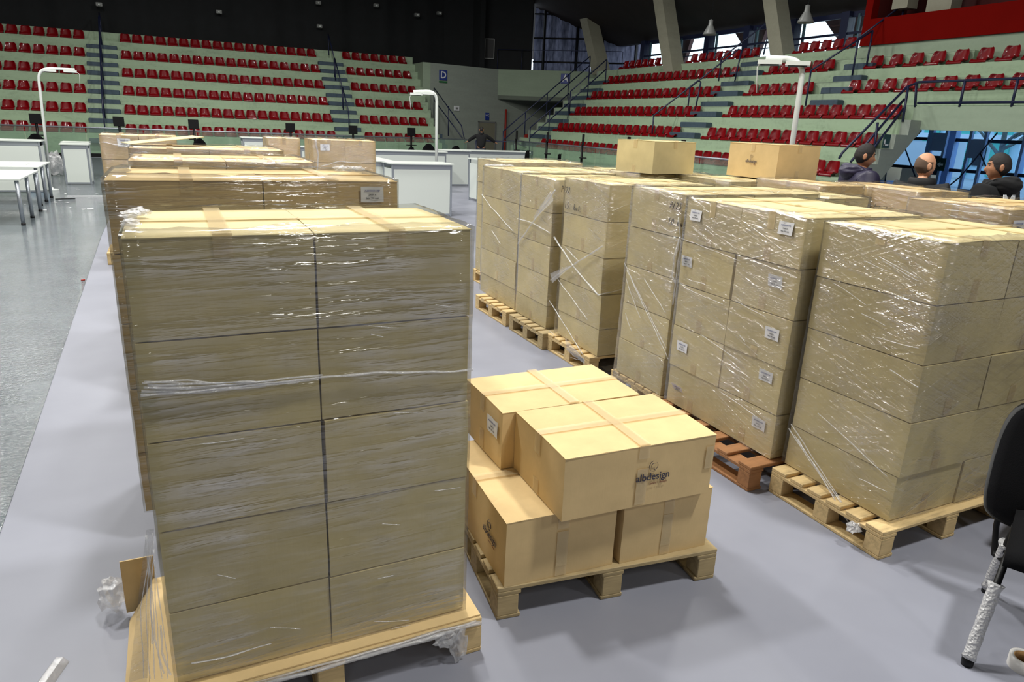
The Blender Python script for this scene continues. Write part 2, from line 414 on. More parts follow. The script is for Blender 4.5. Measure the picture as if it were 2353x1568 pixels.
# folded roof panels of the outer canopy seen through the clerestory
for i in (0, 2, 4):
    ya, yb = YM[i+1]-0.1, YM[i]-0.5
    mb = MB(); mb.prism([(ya, 6.4), (yb, 6.4), (ya+0.55, 4.9)], 'x', 23.6, 23.8)
    mb.build('canopy_panel', simple('brown_canopy', hexc(96, 66, 66), 0.7) if i == 0 else bpy.data.materials['brown_canopy'], CEIL)

# ---------------------------------------------------------------- left stand (D)
def yl(r): return 35.0 + 0.9*(r-1)
def zl(r): return 0.86 + 0.795*(r-1)
def profile(f, z, n, back, step=0.4):
    poly = [(f(1), 0.0)]
    for r in range(1, n+1):
        poly += [(f(r), z(r)), (f(r)+0.45, z(r)), (f(r)+0.45, z(r)+step)]
        if r < n: poly += [(f(r+1), z(r)+step)]
    poly += [(back, z(n)+step), (back, 0.0)]
    return poly
XL0, XL1 = -13.0, 12.62
prof = profile(yl, zl, 6, 41.2, 0.39)
mb = MB(); mb.prism([(y, z) for y, z in prof], 'x', XL0, XL1)
stand_l = struct('concrete_stand', mb, M_CONC)
# thin seam lines between the precast steps: a narrow strip along each foot tread
for r in range(1, 7):
    mb = MB(); mb.box(XL0, XL1, yl(r)+0.44, yl(r)+0.455, zl(r)+0.39, zl(r)+0.405)
    mb.build('step_nosing', M_WALLW, stand_l)
# precast joints every 7.5 m are too fine here; aisle step blocks
for (xa, xb) in ((-3.0, -1.78), (7.35, 8.62)):
    for r in range(1, 7):
        sx = 0.03*(r-3)
        for k in (0, 1):
            y0 = yl(r)-0.30 if k == 0 else yl(r)+0.45-0.30
            z0 = (zl(r)-0.405) if k == 0 else zl(r)
            if r == 6 and k == 1: continue
            mb = MB(); mb.bbox(xa, xb, y0, y0+0.30, z0, z0+0.20, 0.02); mb.build('step', M_STEP, stand_l)
# ---------------------------------------------------------------- right stand (A)
def xr(r): return 15.65 + 0.95*(r-1)
def zr(r): return 0.93 + 0.758*(r-1)
profR = [(x, z) for x, z in profile(xr, zr, 6, 22.9, 0.37)]
profR = [q for q in profR if not (q[0] > xr(6)+.4 and q[1] > zr(6)+.1)] ; profR = profR[:-1] + [(22.9, zr(6)), (22.9, 0.0)]
profR = [p for p in profR if p[1] > 0.001] 
shellR = [(15.65, 0.0)] + profR + [(22.9, 4.4), (20.6, 4.15), (18.2, 2.21), (16.0, 0.0)]
mb = MB(); mb.prism(shellR, 'y', 13.05, 33.0)
stand_r = struct('concrete_stand', mb, M_CONC)
# end bay over the foyer opening: rows 4 to 6 carried on, with the raker underside
bay = [(18.02, 2.22), (18.02, zr(3)+0.37), (xr(4), zr(3)+0.37), (xr(4), zr(4)), (xr(4)+.45, zr(4)), (xr(4)+.45, zr(4)+.37), (xr(5), zr(4)+.37), (xr(5), zr(5)),
       (xr(5)+0.65, zr(5)), (20.4, 7.0), (22.9, 7.0), (22.9, 5.0), (20.5, 4.4)]
mb = MB(); mb.prism([(18.02, 2.22), (18.02, zr(3)+.37), (xr(4), zr(3)+.37), (xr(4), zr(4)), (xr(4)+.45, zr(4)), (xr(4)+.45, zr(4)+.37), (xr(5), zr(4)+.37), (xr(5), zr(5)), (20.1, zr(5)), (20.1, 3.6), (18.3, 2.22)], 'y', 2.0, 13.05)
struct('concrete_stand', mb, M_CONC)
# smooth fascia over the opening
mb = MB(); mb.box(17.94, 18.02, 2.0, 13.06, 2.21, 2.80); struct('wall_fascia', mb, M_WALLW)
for r in range(1, 6):
    mb = MB(); mb.box(xr(r)+0.44, xr(r)+0.455, 13.05, 33.0, zr(r)+0.37, zr(r)+0.385); mb.build('step_nosing', M_WALLW, stand_r)
def steps_r(y0f, y1f, halves):
    for h in halves:      # h counts half rows: 2.0 = on the foot tread in front of bench 2, 2.5 = on bench 2
        r = int(h); top = (h - r) > 0.2
        x0 = xr(r)-0.30 if not top else xr(r)+0.45-0.30
        z0 = (zr(r)-0.388) if not top else zr(r)
        mb = MB(); mb.bbox(x0, x0+0.30, y0f(h), y1f(h), z0, z0+0.20, 0.02); mb.build('step', M_STEP, stand_r)
steps_r(lambda h: 20.36+0.10*(h-2), lambda h: 21.78+0.12*(h-2), [2, 2.5, 3, 3.5, 4, 4.5, 5, 5.5, 6])
steps_r(lambda h: 30.6+0.05*h, lambda h: 32.2+0.08*h, [1, 1.5, 2, 2.5, 3, 3.5, 4, 4.5, 5, 5.5])
steps_r(lambda h: 15.75+0.1*(h-3.5), lambda h: 16.8+0.1*(h-3.5), [4, 4.5, 5, 5.5])
# side of the stand towards the camera, sloping underside
mb = MB()
side = [(15.62, 0.0), (15.62, 0.93), (16.12, 0.93), (16.12, 1.30), (16.58, 1.30), (16.58, 1.69), (17.06, 1.69), (17.06, 2.06), (17.52, 2.06), (17.52, 2.44), (18.02, 2.44), (18.02, 2.21), (15.95, 0.0)]
mb.prism(side, 'y', 12.78, 13.05); struct('wall_stand_side', mb, M_WALLG)
# wall behind row five of the bay, red balustrade of the control room over it
pa = atx(1965, 165, 20.1); pb = atx(1978, 107, 20.1); pc = atx(1990, 45, 20.1)
ye = pa.y
mb = MB(); mb.box(20.1, 20.3, 2.0, ye, zr(5)-0.4, pb.z); struct('wall_control_room', mb, M_WALLW)
mb = MB(); mb.box(20.02, 20.3, 2.0, ye-0.05, pb.z, pc.z-0.02); struct('wall_red', mb, M_REDW)
mb = MB(); mb.box(20.02, 20.3, ye-0.30, ye-0.05, pc.z-0.02, 8.6); struct('trim_2', mb, M_REDW)
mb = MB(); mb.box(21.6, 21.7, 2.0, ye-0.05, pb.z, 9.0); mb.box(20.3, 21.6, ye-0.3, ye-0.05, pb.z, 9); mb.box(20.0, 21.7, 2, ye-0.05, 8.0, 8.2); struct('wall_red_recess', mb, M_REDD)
for (px0, px1, pyb, tag_) in ((2048, 2083, 22, 'narrow'), (2126, 2182, 28, 'wide')):
    a = atx(px0, pyb, 20.3); b = atx(px1, pyb, 20.3)
    mb = MB(); mb.box(20.3, 20.75, b.y, a.y, a.z, 8.0)
    struct('trim_3', mb, M_BEAM)
# ---------------------------------------------------------------- corner walls
mb = MB(); mb.prism([(12.62, 0), (12.62, 3.9), (12.62, 4.9), (13.05, 4.9), (13.05, 0)], 'y', 38.15, 41.2); struct('wall_corner', mb, M_WALLW)
mb = MB(); mb.prism([(13.03, 38.15), (17.3, 39.0), (23.0, 40.1), (23.0, 40.4), (17.3, 39.3), (13.03, 38.45)], 'z', 0, 4.9); struct('wall_d', mb, M_WALLG)
# balcony with its recess
BA, BB = Vector((17.35, 39.1, 0)), Vector((22.9, 34.6, 0))
nrm = Vector((BB.y-BA.y, -(BB.x-BA.x), 0)).normalized()
def quad_wall(a, b, z0, z1, t, mat, name):
    d = (b-a); nn = Vector((-d.y, d.x, 0)).normalized()*t
    mb = MB(); mb.prism([(a.x, a.y), (b.x, b.y), (b.x+nn.x, b.y+nn.y), (a.x+nn.x, a.y+nn.y)], 'z', z0, z1); return struct(name, mb, mat)
quad_wall(BA, BB, 3.28, 4.9, 0.25, M_WALLW, 'wall_balcony')
mb = MB(); mb.prism([(17.35, 39.1), (22.9, 34.6), (22.9, 40.2)], 'z', 3.28, 3.5); struct('trim_4', mb, M_WALLG)
mb = MB(); mb.box(16.2, 23.0, 33.0, 33.0001, 0, 0.01); 
mb = MB(); mb.prism([(15.65, 0)]+profR+[(22.9, 0)], 'y', 33.0, 33.15); struct('wall_stand_end', mb, M_WALLG)
# dark side wall above the corner and curtained windows behind the balcony
quad_wall(Vector((14.8, 41.0, 0)), Vector((18.95, 37.95, 0)), 4.9, 13.9, 0.3, M_DRAPE, 'wall_corner_black')
def curtain_mat():
    n = NT('sheer_grey_curtain'); n.n.remove(n.b)
    v = n.coords(scale=(1, 1, 0.3)); f = n.noise(v, 6, 4)
    c = n.ramp(f, [(0.3, hexc(60, 62, 76)), (0.7, hexc(110, 112, 130))])
    df = n.new('ShaderNodeBsdfDiffuse'); tl = n.new('ShaderNodeBsdfTranslucent'); n.link(c, df.inputs[0]); n.link(c, tl.inputs[0])
    mx = n.new('ShaderNodeMixShader'); mx.inputs[0].default_value = 0.55; n.link(df.outputs[0], mx.inputs[1]); n.link(tl.outputs[0], mx.inputs[2])
    n.link(mx.outputs[0], n.out.inputs[0]); return n.m
M_CURT = curtain_mat()
def curtain(a, b, z0, z1, label):
    z0 = 4.5; sh = Vector((0.45, 0.55, 0)); a = a+sh; b = b+sh; d = b-a; L = d.length; d.normalize(); nn = Vector((-d.y, d.x, 0))
    n_ = int(L/0.06); mb = MB(); vs = []
    for zz in (z0, (z0+z1)/2, z1):
        for i in range(n_+1):
            t = i*L/n_; p = a + d*t + nn*(0.06*math.sin(t*9)+0.04*math.sin(t*21+zz)); vs.append((p.x, p.y, zz))
    fs = [(k*(n_+1)+i, k*(n_+1)+i+1, (k+1)*(n_+1)+i+1, (k+1)*(n_+1)+i) for k in range(2) for i in range(n_)]
    mb.add(vs, fs, 0, True)
    t_ = thing('window_curtain', label, 'curtain')
    mb.build('cloth', M_CURT, t_)
    for z in np.arange(z0+0.9, z1, 1.25):
        mb = MB(); mb.tube([a-nn*0.12+Vector((0, 0, z)), b-nn*0.12+Vector((0, 0, z))], 0.05, 6); mb.build('glazing_bar', M_BLACK, t_)
    for t in np.arange(0.6, L, 1.9):
        mb = MB(); p = a + d*t - nn*0.13; mb.box(p.x-.06, p.x+.06, p.y-.06, p.y+.06, z0, z1); mb.build('glazing_post', M_BLACK, t_)
curtain(Vector((18.9, 37.9, 0)), Vector((21.5, 35.8, 0)), 4.95, 11.5, 'grey sheer curtain over the tall windows left of the first leaning beam')
curtain(Vector((21.5, 35.8, 0)), Vector((23.6, 33.9, 0)), 4.95, 9.5, 'grey sheer curtain over the windows right of the first leaning beam')
quad_wall(Vector((23.6, 33.9, 0)), Vector((22.9, 32.45, 0)), 0, 9.5, 0.2, M_DRAPE, 'wall_curtain_end')

# leaning concrete beams
def beam(pt, pb_, wd, x_b, x_t, label):
    a = atx(*pb_, x_b); b = atx(*pt, x_t); d = (b-a); b2 = a + d*1.5; a2 = a - d.normalized()*0.35
    mb = MB(); h = wd/2; vs = []
    for p in (a2, b2):
        vs += [(p.x-h, p.y-h, p.z), (p.x+h, p.y-h, p.z), (p.x+h, p.y+h, p.z), (p.x-h, p.y+h, p.z)]
    mb.add(vs, [(3, 2, 1, 0), (4, 5, 6, 7), (0, 1, 5, 4), (1, 2, 6, 5), (2, 3, 7, 6), (3, 0, 4, 7)])
    mb.build('leaning_beam', M_BEAM, label=label, cat='beam')
beam((1343, 0), (1380, 160), 0.72, 20.9, 21.2, 'leaning concrete roof beam left of all clerestory windows')
beam((1525, 0), (1549, 163), 0.66, 20.2, 20.4, 'leaning concrete roof beam in the middle, rising from the top seat row')
beam((1781, 0), (1799, 130), 0.62, 20.6, 20.9, 'leaning concrete roof beam nearest the red wall')

# ================================================================ SEATS
def seat_mesh():
    W = 0.215; nu, nv = 11, 13
    prof = [(-0.005, -0.045), (-0.005, -0.005), (0.02, 0.03), (0.08, 0.035), (0.16, 0.022), (0.24, 0.022), (0.30, 0.04), (0.335, 0.085),
            (0.35, 0.15), (0.365, 0.22), (0.38, 0.29), (0.39, 0.335), (0.395, 0.355)]
    wid = [1.0, 1.0, 1.0, 1.0, 1.0, 1.0, 0.99, 0.98, 0.96, 0.93, 0.87, 0.76, 0.58]
    vs = []
    for (y, z), wv in zip(prof, wid):
        back = z > 0.07
        for i in range(nu):
            u = -1 + 2*i/(nu-1)
            x = W*wv*u
            if back: yy = y - 0.085*abs(u)**2.6; zz = z
            else: yy = y; zz = z + (0.045*abs(u)**4 if y > 0.05 else 0.0)
            vs.append((x, yy, zz))
    fs = [(k*nu+i, k*nu+i+1, (k+1)*nu+i+1, (k+1)*nu+i) for k in range(nv-1) for i in range(nu-1)]
    me = bpy.data.meshes.new('stadium_seat'); me.from_pydata(vs, [], fs); me.materials.append(M_SEAT)
    o = bpy.data.objects.new('tmp', me); col.objects.link(o)
    md = o.modifiers.new('s', 'SOLIDIFY'); md.thickness = 0.012; md.offset = -1
    dg = bpy.context.evaluated_depsgraph_get(); m2 = bpy.data.meshes.new_from_object(o.evaluated_get(dg)); bpy.data.objects.remove(o)
    # mounting rib under the pan
    mb = MB(); mb.box(-0.10, 0.10, 0.06, 0.20, -0.0, 0.02)
    bm = bmesh.new(); bm.from_mesh(m2)
    for f in bm.faces: f.smooth = True
    bm.to_mesh(m2); bm.free(); m2.name = 'stadium_seat'
    return m2
SEAT = seat_mesh()
ORD = ['lowest', 'second', 'third', 'fourth', 'fifth', 'top']
seats = []
NTH = ['first', 'second', 'third', 'fourth', 'fifth', 'sixth', 'seventh', 'eighth', 'ninth', 'tenth', 'eleventh', 'twelfth', 'thirteenth',
       'fourteenth', 'fifteenth', 'sixteenth', 'seventeenth', 'eighteenth']
for r in range(1, 7):
    for k in range(9): seats.append(((-3.28-0.51*k, yl(r)-0.01, zl(r)+0.045), 0, 'L', r, '%s from the right, left block' % NTH[k]))
    for k in range(18): seats.append(((-1.42+0.5*k, yl(r)-0.01, zl(r)+0.045), 0, 'L', r, '%s from the left, middle block' % NTH[k]))
    for k in range(8): seats.append(((8.90+0.507*k, yl(r)-0.01, zl(r)+0.045), 0, 'L', r, '%s from the left, right block' % NTH[k]))
RB = {1: [(30.2, 21.45, 18, 0), (19.55, 13.6, 14, 1)], 2: [(30.35, 21.57, 18, 0), (19.64, 13.37, 14, 1)], 3: [(30.47, 21.74, 18, 0), (19.80, 13.54, 14, 1)],
      4: [(30.62, 21.89, 18, 0), (19.95, 17.51, 6, 1), (15.75, 10.45, 10, 2)], 5: [(30.75, 22.06, 18, 0), (20.11, 17.67, 6, 1), (15.9, 10.65, 9, 2)],
      6: [(30.9, 22.13, 18, 0), (20.28, 17.80, 6, 1)]}
BN = ['far block', 'middle block', 'bay over the opening']
for r, bl in RB.items():
    for a, b, n, k in bl:
        for i in range(n):
            seats.append(((xr(r)-0.01, a+(b-a)*i/(n-1), zr(r)+0.045), -PI/2, 'R', r, '%s from the left, %s' % (NTH[i], BN[k])))
beam_at = [(atx(1380, 160, 20.9), 20.9), (atx(1549, 163, 20.2), 20.2), (atx(1799, 130, 20.6), 20.6)]
seats = [q for q in seats if not (q[2] == 'R' and q[3] == 6 and any(abs(q[0][1]-b[0].y) < .62 for b in beam_at))]
seats = [q for q in seats if not (q[2] == 'L' and q[0][0] > 12.4)]
seats.sort(key=lambda s: Vector(s[0]).length)
for k, (loc, rz, side, row, block) in enumerate(seats[:300]):
    st = 'left stand' if side == 'L' else 'right stand'
    link('stadium_seat', SEAT, None, loc, rz, 'red seat, %s, %s row of the %s' % (block, ORD[row-1], st), 'seat', 'red moulded seats of the %s' % st)
# the farthest ones past three hundred as one mass
mb = MB()
vv = [v.co.copy() for v in SEAT.vertices]; ff = [tuple(p.vertices) for p in SEAT.polygons]
for (loc, rz, *_r) in seats[300:]:
    M = Matrix.Translation(loc) @ Matrix.Rotation(rz, 4, 'Z')
    mb.add([M @ v for v in vv], ff, 0, True)
o = mb.build('stadium_seats', M_SEAT, label='remaining far red seats of the two stands', cat='seats'); o['kind'] = 'stuff'

# ================================================================ RAILS
def rail(name, label, paths, posts, r=0.028):
    t = thing(name, label, 'railing')
    for p in paths: mb = MB(); mb.tube(p, r, 8); mb.build('rail', M_NAVY, t)
    for p in posts: mb = MB(); mb.tube(p, r, 8); mb.build('post', M_NAVY, t)
    return t
def V(*a): return Vector(a)
# left stand, first stair: one long centre handrail
pL = []
for r in range(1, 7): pL.append(V(-2.38, yl(r)-0.1, zl(r)+0.95))
rail('handrail', 'long navy handrail running up the middle of the left stand first stair', [pL + [V(-2.38, yl(6)+0.7, zl(6)+1.25)]],
     [[V(-2.38, yl(r)-0.1, zl(r)-0.2), V(-2.38, yl(r)-0.1, zl(r)+0.95)] for r in range(1, 7)] + [[V(-2.38, yl(6)+.7, zl(6)+.2), V(-2.38, yl(6)+.7, zl(6)+1.25)]])
# second stair: three short hooped handrails
for (ra, rb, wh) in ((1.6, 2.9, 'lowest'), (3.0, 4.7, 'middle'), (4.9, 6.3, 'topmost')):
    f = lambda r: V(7.98, yl(r)-0.1, zl(r))
    a, b = f(ra), f(rb)
    rail('handrail', 'navy hooped handrail on the left stand second stair, %s of three' % wh,
         [[a+V(0, 0, .85), b+V(0, 0, .95)]], [[a-V(0, 0, .1), a+V(0, 0, .85)], [b-V(0, 0, .1), b+V(0, 0, .95)]])
# edge rail at the right end of the left stand
rail('handrail', 'navy stair railing against the grey wall under the D sign',
     [[V(13.0, 37.4, 3.60), V(13.50, 34.6, 1.75), V(13.55, 34.2, 1.0)], [V(13.0, 37.4, 3.0), V(13.53, 34.5, 1.15)]],
     [[V(13.0, 37.4, 1.9), V(13.0, 37.4, 3.60)], [V(13.28, 35.9, 1.2), V(13.28, 35.9, 2.7)], [V(13.55, 34.2, 0.0), V(13.55, 34.2, 1.0)]])
mb = MB()
t = thing('side_stair', 'dark steps beside the left stand end, under the D sign railing', 'stairs')
for k in range(5):
    mb = MB(); mb.bbox(12.64, 12.96, 34.3+0.4*k, 34.75+0.4*k, 0.25*k, 0.25*k+0.28, .01); mb.build('step', M_STEP, t)
# right stand stairs
def Rp(r, y, dz=0): return V(xr(r)-0.1, y, zr(r)+dz)
for (ra, rb, y, wh) in ((2.2, 3.45, 21.9, 'lowest'), (3.6, 5.0, 21.6, 'middle'), (5.1, 6.4, 21.7, 'topmost')):
    a, b = Rp(ra, y), Rp(rb, y)
    rail('handrail', 'navy hooped handrail on the right stand middle stair, %s of three' % wh,
         [[a+V(0, 0.9, .55), a+V(0, 0.9, .62), b+V(0, 0, .95), b+V(.08, -.06, .9)]], [[a+V(0, 0.9, -.2), a+V(0, 0.9, .55)], [b+V(0, 0, -.2), b+V(.08, -.06, .9)]])
for (ra, rb, y0, y1, wh) in ((3.7, 5.2, 16.9, 16.1, 'lower'), (5.0, 6.3, 16.4, 16.0, 'upper')):
    a, b = Rp(ra, y0), Rp(rb, y1)
    rail('handrail', 'navy handrail on the short stair beside the red wall, %s one' % wh,
         [[a+V(0, 0, .9), b+V(0, 0, .95)]], [[a+V(0, 0, -.2), a+V(0, 0, .9)], [b+V(0, 0, -.2), b+V(0, 0, .95)]])
# far stair of the right stand: two parallel railings
for (y, ra, rb, wh) in ((33.1, 0.6, 5.6, 'outer long railing'), (30.7, 0.9, 3.0, 'inner lower railing'), (30.9, 3.2, 5.2, 'inner upper railing')):
    a, b = Rp(ra, y), Rp(rb, y)
    n_ = 4 if rb-ra > 3 else 2
    rail('stair_railing', 'navy double stair railing at the far end of the right stand, %s' % wh,
         [[a+V(0, 0, .95), b+V(0, 0, 1.0)], [a+V(0, 0, .5), b+V(0, 0, .55)]],
         [[a+(b-a)*(i/n_)+V(0, 0, -.15), a+(b-a)*(i/n_)+V(0, 0, .97)] for i in range(n_+1)])
# near rail down the end of the right stand and along the fascia
p = [atx(1928, 365, 15.75), atx(1935, 352, 15.8), atx(2084, 200, 17.6), V(17.95, 13.1, 3.40), V(17.95, 4.0, 3.40)]
rail('edge_railing', 'navy railing over the foyer opening, running down the stand end',
     [p, [atx(1955, 372, 15.75), atx(2078, 228, 17.6)], [atx(1970, 390, 15.75), atx(2076, 250, 17.6)], [V(17.95, 13.0, 2.88), V(17.95, 4.0, 2.88)]],
     [[atx(2017, 282, 16.6), atx(2007, 352, 16.5)], [atx(2087, 198, 17.6), atx(2074, 280, 17.5)], [atx(2106, 190, 17.95), V(17.95, 13.05, 2.78)], [V(17.95, 11.85, 2.78), V(17.95, 11.85, 3.40)],
      [V(17.95, 10.6, 2.78), V(17.95, 10.6, 3.40)]], 0.032)
# thin rail on the balcony
rail('balcony_rail', 'thin metal rail along the top of the far corner balcony', [[V(17.35, 39.0, 5.95), V(22.8, 34.6, 5.95)]],
     [[V(17.35+1.1*k, 39.0-0.888*k, 4.9), V(17.35+1.1*k, 39.0-0.888*k, 5.95)] for k in range(6)], 0.018)
# glass barriers in front of both stands
def barrier(a, b, h, n, label):
    t = thing('glass_barrier', label, 'barrier')
    d = b-a
    for i in range(n):
        p, q = a+d*((i+.01)/n), a+d*((i+.99)/n)
        e = (q-p).normalized(); nn = Vector((-e.y, e.x, 0))*0.008
        mb = MB(); mb.prism([(p.x, p.y), (q.x, q.y), (q.x+nn.x, q.y+nn.y), (p.x+nn.x, p.y+nn.y)], 'z', 0.12, h); mb.build('glass_panel', M_BGLASS, t)
    mb = MB(); mb.tube([a+V(0, 0, h), b+V(0, 0, h)], 0.028, 8); mb.build('top_rail', M_ALU, t)
    e = d.normalized(); nn = Vector((-e.y, e.x, 0))*0.06
    mb = MB(); mb.prism([(a.x-nn.x, a.y-nn.y), (b.x-nn.x, b.y-nn.y), (b.x+nn.x, b.y+nn.y), (a.x+nn.x, a.y+nn.y)], 'z', 0, 0.14); mb.build('base_rail', M_BLACK, t)
    return t
barrier(V(-13, 33, 0), V(13.2, 33, 0), 1.12, 13, 'low glass barrier with metal top rail before the left stand')
barrier(V(14.4, 31, 0), V(14.4, 13.2, 0), 1.20, 9, 'low glass barrier with top rail before the right stand')
# corner platform railing and steps
t = rail('platform_railing', 'low navy railing beside the doorway in the far corner',
         [[V(13.5, 32.6, 1.1), V(15.2, 31.9, 1.1), V(16.0, 31.0, 0.7), V(16.05, 30.98, 0.2)]], [[V(13.5, 32.6, 0), V(13.5, 32.6, 1.1)], [V(15.2, 31.9, 0), V(15.2, 31.9, 1.1)]])

# ================================================================ SIGNS AND WALL FITTINGS
def wall_d_y(x): return 38.15 + (x-13.03)*0.199 if x < 17.3 else 39.0 + (x-17.3)*0.193
SL = math.atan(0.199)
def plate(name, label, cat, x, z, wd, h, mat):
    t = thing(name, label, cat, (x, wall_d_y(x)-0.03, z), SL)
    mb = MB(); mb.bbox(-wd/2, wd/2, -0.015, 0.02, -h/2, h/2, 0.005); mb.build('plate', mat, t); return t
t = plate('sector_sign', 'blue square sign with a white letter D on the far wall', 'sign', 13.82, 4.32, 0.50, 0.52, M_SIGNB)
text_on('D', 0.50, M_SIGNW, t, (0, -0.022, 0), ROTF['-y'], 'letter', bold=0.012)
mb = MB(); mb.box(-0.25, 0.25, -0.02, 0.02, -0.38, -0.30); mb.build('green_strip', M_SIGNG, t)
t = plate('toilet_sign', 'small blue toilet sign over the far doorway', 'sign', 16.75, 2.30, 0.27, 0.40, M_SIGNB)
text_on('WC', 0.15, M_SIGNW, t, (0, -0.022, 0.05), ROTF['-y'], 'letter')
t = plate('notice', 'small white notice on the grey far wall', 'notice', 14.7, 2.65, 0.35, 0.26, M_SIGNW)
mb = MB(); mb.box(-0.07, 0.07, -0.022, -0.012, -0.05, 0.05); mb.build('print', M_GREYP, t)
d = (BB-BA).normalized(); pa2 = aty(1300, 179, 36.6)
s_ = (pa2 - BA).dot(d); ps = BA + d*s_ + Vector((d.y, -d.x, 0))*(-0.0)
t = thing('sector_sign', 'blue square sign with a white letter A on the balcony', 'sign', (ps.x-0.03, ps.y-0.035, 4.50), math.atan2(d.y, d.x))
mb = MB(); mb.bbox(-.26, .26, -0.02, 0.02, -.26, .26, .005); mb.build('plate', M_SIGNB, t)
text_on('A', 0.5, M_SIGNW, t, (0, -0.03, 0), ROTF['-y'], 'letter', bold=0.012)
# doorway in the far wall
dy = wall_d_y(16.75)
e = link('door_1', None, None, (16.75, dy-0.02, 0), SL, kind='structure')
mb = MB(); mb.box(-0.55, 0.55, -0.03, 0.03, 0, 1.95); mb.build('panel', simple('door_beige', hexc(128, 126, 108), .6), e)
mb = MB(); mb.box(-0.62, -0.55, -0.05, 0.04, 0, 2.02); mb.box(0.55, 0.62, -0.05, 0.04, 0, 2.02); mb.box(-0.62, 0.62, -0.05, 0.04, 1.95, 2.02); mb.build('frame', M_GREYP, e)
mb = MB(); mb.tube([(17.95, 38.9, 0), (17.95, 38.9, 2.75)], 0.06, 10)
mb.build('red_pipe', M_RED, label='vertical red pipe on the wall right of the far doorway', cat='pipe')
t = thing('fire_box', 'small red fire alarm box by the far stair railing', 'alarm box', (17.0, 34.0, 1.3))
mb = MB(); mb.bbox(-.2, .2, -.05, .05, -.15, .15, .01); mb.build('case', M_RED, t)
mb = MB(); mb.tube([(0, 0.03, -1.3), (0, 0.03, -0.1)], 0.02, 6); mb.build('post', M_GREYP, t)
# exit sign on the stand side
pe = aty(2035, 325, 12.78)
t = thing('exit_sign', 'dark green sign with a white arrow on the stand end wall', 'sign', (pe.x, 12.76, pe.z))
mb = MB(); mb.bbox(-.13, .13, -.012, .012, -.17, .17, .004); mb.build('plate', simple('exit_dark_green', hexc(40, 70, 66), .4), t)
mb = MB(); mb.box(-.08, .08, -.018, -.012, -.11, -.07); mb.box(-.09, -.05, -.018, -.012, -.11, .05); mb.build('arrow', M_SIGNW, t)
# pendant high-bay lamps near the clerestory
for (px, py0, wh) in ((1632, 66, 'in front of the second clerestory window'), (1853, 36, 'left of the red wall')):
    p = atx(px, py0, 17.5)
    t = thing('pendant_lamp', 'grey bell shaped lamp hanging %s' % wh, 'lamp', tuple(p))
    mb = MB(); mb.lathe([(0.02, 0.30), (0.07, 0.28), (0.08, 0.12), (0.12, 0.05), (0.22, -0.14), (0.24, -0.2), (0.22, -0.2), (0.0, -0.05)], n=18); mb.build('shade', M_GREYP, t)
    mb = MB(); mb.tube([(0, 0, 0.28), (0, 0, 1.9)], 0.012, 6); mb.build('cord', M_BLACK, t)
# small fittings on the black wall
for (px, py, c_) in ((503, 28, 'rightmost on the left half of the drape'), (228, 11, 'above the first stair'), (731, 7, 'brightest at the top centre'), (864, 13, 'next to the top centre one'),
                     (734, 61, 'lowest one in the centre'), (958, 35, 'left of the black framed panel'), (1009, 31, 'dim one beside the corner')):
    p = aty(px, py, 40.7)
    t = thing('wall_spotlight', 'tiny unlit grey spotlight on the black drape, %s' % c_, 'spotlight', tuple(p))
    mb = MB(); mb.bbox(-.14, .14, -.12, .12, -.08, .10, .02); mb.build('housing', M_GREYP, t)
    mb = MB(); mb.lathe([(0, 0), (.06, 0.0), (.05, .02)], n=10, M=Matrix.Translation((0, -0.13, 0)) @ Matrix.Rotation(PI/2, 4, 'X')); mb.build('lens', M_WHITEP, t)
p = aty(1125, 112, 39.3)
t = thing('framed_panel', 'black panel with a thin light frame, high in the far corner', 'panel', tuple(p), -0.5)
mb = MB(); mb.box(-.26, .26, 0, .05, -.52, .52); mb.build('panel', M_BLACK, t)
mb = MB()
for q in ((-.28, -.24, -.54, .54), (.24, .28, -.54, .54), (-.28, .28, -.54, -.50), (-.28, .28, .50, .54)): mb.box(q[0], q[1], -.02, .05, q[2], q[3])
mb.build('frame', M_GREYP, t)

# ================================================================ PALLETS
def pallet(label, cx, cy, rz, wood=None, L=1.02, W=0.68, skids='y'):
    """deck boards run along x, three skids run along y"""
    wood = wood or M_WOOD
    t = thing('pallet', label, 'pallet', (cx, cy, 0), rz, 'wooden pallets')
    key = (L, W, skids)
    def put(name, x0, x1, y0, y1, z0, z1):
        k = (name, round(x1-x0, 3), round(y1-y0, 3), round(z1-z0, 3), wood.name)
        if k not in _pm:
            mb = MB(); mb.bbox(-(x1-x0)/2, (x1-x0)/2, -(y1-y0)/2, (y1-y0)/2, -(z1-z0)/2, (z1-z0)/2, 0.003); _pm[k] = mb.mesh(name, wood)
        link(name, _pm[k], t, ((x0+x1)/2, (y0+y1)/2, (z0+z1)/2))
    hx, hy = L/2, W/2
    for x in (-hx, -0.05, hx-0.10): put('bottom_board', x, x+0.10, -hy, hy, 0.0, 0.018)
    for x in (-hx, -0.045, hx-0.09):
        for y in (-hy, -0.045, hy-0.09): put('block', x, x+0.09, y, y+0.09, 0.018, 0.110)
    for x in (-hx, -0.05, hx-0.10): put('stringer', x, x+0.10, -hy, hy, 0.110, 0.130)
    n = 6; wds = [0.10, 0.085, 0.09, 0.09, 0.085, 0.10]; gap = (W-sum(wds))/(n-1); y = -hy
    for wv in wds: put('deck_board', -hx, hx, y, y+wv, 0.130, 0.150); y += wv+gap
    return t
_pm = {}

